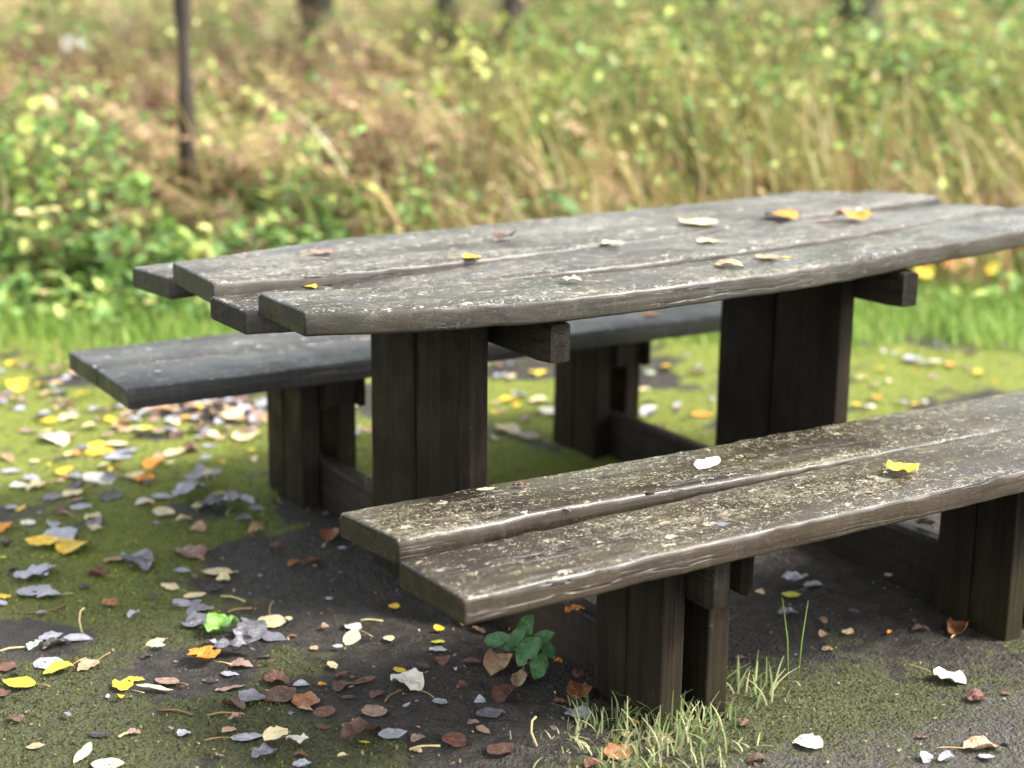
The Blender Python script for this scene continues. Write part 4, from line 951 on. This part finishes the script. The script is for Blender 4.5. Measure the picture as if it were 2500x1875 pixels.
# the right hand side, by the far bench end and on the lawn
for X, Y, l, c, tx in ((1165, 620, 140, 'yellow', 'yellow leaf on the lawn nearest the table bearer'), (1400, 545, 150, 'orange', 'orange yellow leaf on the lawn beside a paler one'), (1520, 515, 110, 'cream', 'pale yellow leaf on the lawn touching an orange one'),
                       (1720, 605, 105, 'yellow', 'lower yellow leaf of the two on the lawn toward the picture edge'), (1785, 495, 140, 'yellow', 'largest round yellow leaf on the lawn under the table edge'), (1975, 430, 90, 'orange', 'orange leaf on the lawn cut by the picture edge'),
                       (650, 1485, 90, 'yellow', 'yellow leaf lying just behind the near bench by the pedestal'), (740, 1505, 100, 'white', 'white leaf touching a yellow one behind the near bench'), (800, 1430, 110, 'orange', 'peach coloured leaf behind the white and yellow pair'),
                       (1010, 1465, 75, 'lilac', 'greyish pink leaf in the row behind the near bench'), (1110, 1480, 70, 'yellow', 'amber leaf partly under a white one behind the near bench'), (1180, 1465, 75, 'white', 'white leaf at the end of the row behind the near bench'),
                       (685, 1270, 110, 'cream', 'cream leaf on bright moss right beside the pedestal'), (985, 1055, 75, 'yellow', 'yellow leaf in the far row near a lilac pair'), (1085, 1110, 130, 'lilac', 'lilac leaf in the far row at the grass edge'), (1180, 1140, 90, 'lilac', 'grey lilac leaf overlapping its neighbour at the grass edge'),
                       (1275, 1135, 85, 'white', 'pinkish white leaf in the far row at the grass edge'), (1410, 1160, 90, 'orange', 'orange leaf in the far row at the grass edge'), (1540, 1180, 110, 'pink', 'pink leaf in the far row at the grass edge'), (1640, 1230, 100, 'yellow', 'bright yellow leaf at the end of the moss bank'), (1100, 1210, 65, 'orange', 'small orange leaf in front of the lilac pair'), (1845, 1130, 100, 'pink', 'pinkish tan leaf farthest along the grass edge')):
    lf = L('r', X, Y, l, c, 'round' if 'lawn' in tx else 'ovate', 'cup', tx, 0, rnd.uniform(-15, 15), .95, lift=.13 if 'lawn' in tx else .01)
    if 'lawn' in tx: lf.rotation_euler = (R(rnd.uniform(45, 65)), 0, rnd.uniform(-.3, .3)); lf.scale *= 1.1
# right foreground and under the near bench
L('4', 1220, 875, 110, 'lilac', 'ragged', 'crumple', 'whitish lilac leaf|in the shade under the near bench', 0, 3, lift=.01)
L('4', 1300, 880, 85, 'lilac', 'ragged', 'cup', 'violet leaf|touching the whitish lilac one under the bench')
L('4', 1205, 918, 95, 'lime', 'ovate', 'flat', 'olive yellow leaf|below the whitish lilac leaf under the bench')
L('4', 1190, 1005, 110, 'grey', 'ragged', 'crumple', 'blue grey crumpled leaf|in the shade above the thin stalks')
L('4', 1882, 1285, 155, 'white', 'round', 'crumple', 'large cream white leaf with a thick curved stalk|near the picture edge', .85, -15, .9)
L('4', 2000, 1368, 105, 'red', 'round', 'crumple', 'blood red crumpled leaf|below the large cream white one')
L('4', 2130, 1345, 52, 'red', 'ovate', 'cup', 'tiny red leaf|beyond the blood red one')
L('4', 1275, 1565, 142, 'white', 'round', 'cup', 'white leaf with lilac streaks|on stony ground right of the grass tuft', 0, -15, .95)
L('4', 2020, 1580, 165, 'tan', 'ovate', 'roll', 'curled tan leaf with a straight stalk|on stony ground', .8, 5)
L('4', 1060, 1635, 125, 'brown', 'ovate', 'cup', 'flat rust leaf at the picture bottom|below the dry grass', 0, 0)
L('4', 460, 1600, 130, 'rust', 'ovate', 'cup', 'burnt orange leaf with pointed tip|at the picture bottom by the grass clump', 0, 35)
L('4', 350, 1648, 90, 'red', 'ovate', 'cup', 'dark russet leaf|under the burnt orange pointed one', 0, 20)
L('4', 985, 1190, 62, 'rust', 'ovate', 'cup', 'small orange leaf|beside the second board of the near leg')
L('4', 1360, 1155, 58, 'tan', 'ovate', 'cup', 'small tan leaf|on the moss right of the thin stalks')
L('4', 1925, 1075, 90, 'rust', 'ragged', 'roll', 'orange brown curl|at the foot of the rightmost bench leg', .3, 60)
L('4', 1760, 1070, 90, 'brown', 'ovate', 'roll', 'brown leaf in shade|left of the orange brown curl', 0, 0)
L('4', 290, 1340, 105, 'rust', 'ovate', 'roll', 'rust orange leaf propped upright|against the near bench leg', 0, 55)
L('4', 295, 1305, 85, 'red', 'ovate', 'cup', 'russet leaf leaning over the propped one|by the near bench leg', 0, 25, lift=.02)
L('4', 205, 1385, 80, 'red', 'ragged', 'roll', 'little russet scrap|at the foot of the propped leaf')
L('4', 290, 1440, 105, 'lilac', 'ovate', 'cup', 'blue grey leaf leaning|at the foot of the near bench leg', 0, -25)
L('4', 30, 1290, 90, 'tan', 'narrow', 'roll', 'curved tan leaf|hanging below the seedling', 0, 70)
# on the beams, benches and the tabletop
L('4', 272, 980, 95, 'orange', 'ragged', 'crumple', 'amber yellow leaf lying on the ground beam of the near leg', 0, 10, 1.0, 'beam')
L('4', 1785, 610, 110, 'brown', 'ovate', 'roll', 'brown leaf lying on the ground beam of the right leg', 0, -5, 1.0, 'beam')
L('4', 848, 345, 122, 'white', 'ovate', 'flat', 'pale pink pointed leaf at the back edge of the near bench', 0, 33, .62, 'bench')
L('4', 1685, 392, 150, 'yellow', 'ragged', 'crumple', 'bright yellow ragged leaf on the near bench', .15, 8, 1.0, 'bench', .004)
L('4', 30, 452, 75, 'red', 'ragged', 'crumple', 'red and pink crumpled leaf at the back edge of the near bench', 0, -5, 1.0, 'bench', .004)
L('p', 1186, 1194, 50, 'cream', 'narrow', 'flat', 'tan strip of leaf at the back edge of the near bench', 0, 6, 1.0, 'bench')
L('4', 232, 602, 60, 'red', 'ragged', 'crumple', 'rust scrap caught in the gap between the near bench boards', 0, -5, 1.0, 'bench', -.006)
L('4', 912, 565, 50, 'pink', 'ragged', 'flat', 'pinkish scrap on the front board of the near bench', 0, 0, 1.0, 'bench')
L('4', 708, 525, 75, 'dark', 'ovate', 'flat', 'blue black leaf on the front board of the near bench', 0, 3, 1.0, 'bench')
L('4', 415, 403, 65, 'dark', 'ovate', 'flat', 'dark leaf on the back board of the near bench, close to its rear edge', 0, 3, 1.0, 'bench')
L('4', 595, 470, 65, 'dark', 'ovate', 'flat', 'dull dark leaf beside the groove between the near bench boards', 0, 0, 1.0, 'bench')
L('4', 905, 608, 80, 'grey', 'ovate', 'flat', 'slate leaf near the front edge of the near bench', 0, 3, 1.0, 'bench')
L('4', 1540, 470, 45, 'pink', 'ovate', 'flat', 'tiny pink leaf below the yellow one on the near bench', 0, 3, 1.0, 'bench')
L('p', 386, 906, 19, 'white', 'ovate', 'flat', 'small cream leaf on the far bench', 0, 0, 1.0, 'bench')
L('2', 1905, 875, 125, 'orange', 'ovate', 'flat', 'amber leaf on the far bench, seen just under the tabletop edge', 0, 2, 1.0, 'bench')
L('p', 742, 828, 20, 'lilac', 'ovate', 'flat', 'lilac leaf on the far bench close behind the tabletop corner', 0, 0, 1.0, 'bench')
L('p', 760, 843, 24, 'lilac', 'ovate', 'flat', 'blue violet leaf on the far bench', 0, 0, 1.0, 'bench')
L('1', 1800, 65, 170, 'pink', 'ovate', 'cup', 'pink leaf with long flat stalk on the rear tabletop board', .85, 10, .8, 'top')
L('1', 1690, 372, 120, 'yellow', 'ovate', 'cup', 'yellow scrap with a tan stalk near the tabletop corner', .7, 175, .8, 'top')
L('2', 700, 495, 135, 'yellow', 'ovate', 'cup', 'golden leaf with a long stalk on the middle of the tabletop', .95, 4, .8, 'top')
L('2', 920, 372, 80, 'brown', 'ovate', 'roll', 'dark brown curl standing up on the tabletop', 0, 20, 1.0, 'top', .004)
L('2', 1640, 402, 130, 'cream', 'ovate', 'cup', 'cream leaf with a broad stalk on the tabletop', 1.0, 2, .8, 'top')
L('2', 1365, 668, 155, 'cream', 'ragged', 'crumple', 'large pale cream leaf on the front tabletop board', .75, 178, .85, 'top', .004)
L('t', 22, 325, 110, 'cream', 'ovate', 'cup', 'pale yellow leaf with a long bent stalk by the rear of the tabletop', 1.3, -22, .8, 'top')
L('t', 575, 280, 215, 'orange', 'ovate', 'cup', 'bright orange long leaf toward the far end of the tabletop', 0, -8, .6, 'top')
L('t', 880, 297, 175, 'pink', 'narrow', 'flat', 'faint pinkish strip between two orange leaves on the tabletop', 0, 0, .9, 'top')
L('t', 1062, 292, 125, 'orange', 'ragged', 'crumple', 'orange leaf with a white end, farthest along the tabletop', 0, -18, .8, 'top')
L('t', 80, 446, 165, 'cream', 'ovate', 'cup', 'cream oval leaf in the centre of the tabletop', 0, 0, .7, 'top')
L('t', 225, 605, 225, 'tan', 'ovate', 'cup', 'tan yellow strip like leaf on the front tabletop board', 0, -3, .35, 'top')
L('t', 482, 556, 70, 'tan', 'ovate', 'cup', 'small tan scrap beside a yellow one on the front tabletop board', 0, 22, .8, 'top')
L('t', 612, 549, 75, 'yellow', 'ragged', 'flat', 'small yellow leaf on the front tabletop board toward its far end', 0, 0, .9, 'top')
# seedling
sp = g0(1275, 1655); e = tag(empty('seedling', sp), 'small seedling with glossy dark green leaves beside the near bench leg', 'seedling')
LM['sd'] = M['glossy']
mb = MB(); mb.tube([(0, 0, -.01), (.004, .004, .03), (0, .01, .07)], [.003, .0025, .002], 6, .5)
sl = [(1216, 1562, 62, 10), (1262, 1556, 52, 35), (1285, 1527, 60, 60), (1290, 1590, 80, 230), (1327, 1556, 55, 20), (1338, 1587, 48, -50), (1318, 1627, 62, 250), (1250, 1580, 45, 190)]
ends = []
for i, (X, Y, l, a) in enumerate(sl):
    p = at_y(X, Y, sp.y-.03+.012*(i % 3)); q = p-sp; ends.append(q); d = at_y(X+l*math.cos(R(a)), Y-l*math.sin(R(a)), sp.y)-at_y(X, Y, sp.y); ln = d.length
    o = bpy.data.objects.new('leaf', leaf_tpl('ovate', 'cup', 'sd', i % 4)); COL.objects.link(o); o.parent = e
    dx = d.normalized(); zz = Vector((.1*math.sin(i), -.62, .75)); yy = zz.cross(dx).normalized(); zz = dx.cross(yy)
    mt = Matrix((dx*ln*1.1, yy*ln*.95, zz*ln)).transposed().to_4x4(); mt.translation = q; o.matrix_local = mt
    mb.tube([(0, .004, .03), q*.6+Vector((0, 0, .01)), q-dx*ln*.42], [.0018, .0015, .0012], 5, .5)
mb.build('stem', M['stem'], e, True)
# dark round nut, and loose stalks and twigs
o = empty('nut', g0(14, 1333)); tag(o, 'dark round nut lying on the moss at the picture edge', 'nut')
mb = MB(); mb.tube([(0, 0, z) for z in (0, .002, .006, .011, .016, .0195, .021)], [.003, .007, .0105, .012, .0105, .006, .001], 12); mb.build('shell', LM['dark'], o, True)
mb = MB(); mb.tube([(0, 0, .019), (.001, 0, .022), (.003, .001, .026)], [.004, .002, .001], 8, .2); mb.build('stub', M['stem'], o, True)
for X0, Y0, X1, Y1, tx in ((0, 1593, 72, 1580, 'pale straight stalk running in from the picture edge behind the lilac leaves'), (540, 1450, 598, 1465, 'pale twig behind the wet black leaf'), (388, 1735, 470, 1748, 'thin pale stalk on dark moss near the picture bottom'), (505, 1752, 595, 1756, 'straw coloured stalk lying level near the blue grey oval leaf'),
                           (290, 1803, 340, 1783, 'short yellow stalk beside the bluish black leaf'), (200, 1543, 226, 1515, 'short pale stalk standing on moss beyond the lilac oval'), (556, 1490, 615, 1478, 'grey wavy twig on bare earth beyond the tiny round cream leaf'), (1310, 1840, 1300, 1790, 'curved tan stalk standing up at the picture bottom before the near leg'),
                           (940, 1720, 985, 1692, 'yellow tan stalk below the whitish leaf on dark earth'), (880, 1512, 935, 1512, 'pale flat stalk on soil under the near bench end'), (1000, 1840, 1075, 1830, 'bent tan twig at the picture bottom beside the red brown oval leaf'), (160, 1475, 60, 1500, 'dark thin twig on moss by the lilac pair')):
    a, b = g0(X0, Y0), g0(X1, Y1); up_ = .05 if 'standing' in tx else .004; d = b-a; n_ = Vector((-d.y, d.x, 0))*.12
    if 'standing' in tx: d = d.normalized()*.02
    mb = MB(); mb.tube([(0, 0, .003), d*.35+n_+Vector((0, 0, up_*.5+.002)), d*.7+n_*.8+Vector((0, 0, up_*.9)), d+Vector((0, 0, up_))], [.0026, .0022, .002, .0024], 6, .1 if 'dark' in tx else .3 if 'grey' in tx else .9)
    o = mb.build('leaf_stalk', M['petiole'], None, True); o.location = a; tag(o, tx, 'twig', 'loose stalks and twigs')
# the rest of the litter, leaf by leaf
AREAS = [((0, 890, 330, 1040), 34), ((300, 985, 650, 1075), 52), ((60, 1030, 640, 1180), 18), ((660, 930, 920, 1080), 14), ((0, 1080, 520, 1330), 14), ((0, 1330, 480, 1860), 9), ((420, 1300, 800, 1560), 3), ((760, 1280, 980, 1560), 3),
         ((480, 1560, 1000, 1870), 7), ((950, 1500, 1430, 1870), 8), ((1205, 880, 1345, 1080), 10), ((1570, 860, 1765, 1060), 10), ((2100, 850, 2490, 960), 8), ((1480, 1780, 2480, 1870), 5), ((1600, 1400, 2200, 1560), 5), ((500, 1180, 850, 1320), 4)]
RANGE = math.sqrt
cw = ['lilac']*7+['pink']*4+['brown']*3+['red']*2+['cream']*4+['yellow']*3+['tan']*4+['grey']*3+['orange']*1+['dark']*1
used = set(); spots = [(x, y) for x, y, _ in CORES]; AUTO = []
desc = {'flat': 'flat', 'cup': 'cupped', 'roll': 'curled', 'crumple': 'crumpled', 'arch': 'arched'}
cname = {'lilac': 'lilac grey', 'pink': 'pinkish brown', 'brown': 'brown', 'red': 'russet', 'cream': 'cream', 'yellow': 'yellow', 'tan': 'tan', 'grey': 'wet grey', 'orange': 'orange', 'dark': 'blackish', 'rust': 'rust'}
for (x0, y0, x1, y1), n in AREAS:
    for _ in range(n*2):
        for _try in range(30):
            p = g0(rnd.uniform(x0, x1), rnd.uniform(y0, y1))
            if all((p.x-a)**2+(p.y-b)**2 > (.030 if y0 > 1080 else .014)**2 for a, b in spots): break
        spots.append((p.x, p.y)); c = rnd.choice(['pink']*5+['brown']*3+['lilac']*6+['tan']*3+['rust']*2+['cream', 'yellow', 'dark'] if y0 < 1000 and x0 < 400 else cw if y0 < 1300 or x0 > 400 else cw+['brown', 'dark', 'lilac', 'lilac']*2); fm = rnd.choice(['flat', 'cup', 'cup', 'roll', 'crumple'])
        ln = rnd.uniform(.014, .036) if y0 > 1250 else rnd.uniform(.022, .055)
        AUTO.append((ln/math.hypot(p.x, p.y, CAMH-p.z)**1.5, p, ln, c, fm))
AUTO.sort(key=lambda q: -q[0])
KEEP = max(0, 296-N_LEAF)
for _, p, ln, c, fm in AUTO[:KEEP]:
    size = 'tiny' if ln < .022 else 'small' if ln < .034 else 'medium' if ln < .046 else 'broad'
    near = sorted(CORES, key=lambda q: (q[0]-p.x)**2+(q[1]-p.y)**2)
    for qx, qy, core in near[:60]:
        dx, dy = p.x-qx, p.y-qy
        side = ('beyond' if dy > 0 else 'nearer than') if abs(dy) > abs(dx)*1.2 else ('east of' if dx > 0 else 'west of')
        lab = f"{size} {desc[fm]} {cname[c]} leaf {side} the {core}"
        if len(lab.split()) > 16 or lab in used: continue
        used.add(lab); break
    put_leaf((p.x, p.y, p.z+.003+rnd.uniform(0, .006)), ln, rnd.uniform(0, 6.28), c, rnd.choice(['ovate', 'ovate', 'ragged', 'heart', 'round', 'narrow']), fm, lab, 'fallen leaves on the ground', 0, 1.0, (rnd.uniform(-.3, .3), rnd.uniform(-.3, .3)))
# beyond the three hundred that show largest: the smaller leaves of the drifts in one mesh
mats = sorted(set(cw)|{'rust'}); vs = []; fs = []; mi = []
for _, p, ln, c, fm in AUTO[KEEP:]:
    me = leaf_tpl(rnd.choice(['ovate', 'ovate', 'ragged', 'heart', 'round', 'narrow']), fm, c, rnd.randrange(4))
    mt = Matrix.Translation((p.x, p.y, p.z+.003+rnd.uniform(0, .010))) @ Matrix.Rotation(rnd.uniform(0, 6.28), 4, 'Z') @ Matrix.Rotation(rnd.uniform(-.4, .4), 4, 'X') @ Matrix.Scale(ln, 4)
    n = len(vs); vs += [tuple(mt @ v.co) for v in me.vertices]; fs += [tuple(i+n for i in q.vertices) for q in me.polygons]; mi += [mats.index(c)]*len(me.polygons)
me = bpy.data.meshes.new('leaf_drift'); me.from_pydata(vs, [], fs); me.update()
for c in mats: me.materials.append(DRIFT[c])
me.polygons.foreach_set('material_index', mi); me.polygons.foreach_set('use_smooth', [True]*len(fs))
o = bpy.data.objects.new('leaf_drift', me); COL.objects.link(o); tag(o, 'drift of small mixed autumn leaves below and beyond the far bench', 'fallen leaves', kind='stuff')
# crumbs of leaf too small and too many to count
P = []
while len(P) < 4200:
    y = 2.35+3.6*npr.random(); x = npr.uniform(-1, 1)*(.335*y+.1); P.append((x, y))
P = np.array(P); C = np.concatenate([P, (gz_arr(P)+.005)[:, None]], 1)
M['crumb'] = tinted('leaf_crumb', [(0, (.05, .03, .02)), (.4, (.16, .08, .045)), (.7, (.32, .22, .12)), (.9, (.45, .36, .2)), (1, (.35, .35, .38))], .6, .3)
tag(bulk('litter', *leaves_at(C, npr.uniform(.003, .011, len(C)), npr.random(len(C))**1.5, .4, .5), M['crumb']), 'tiny crumbs of dead leaf and bark strewn over the earth', 'leaf litter', kind='stuff')
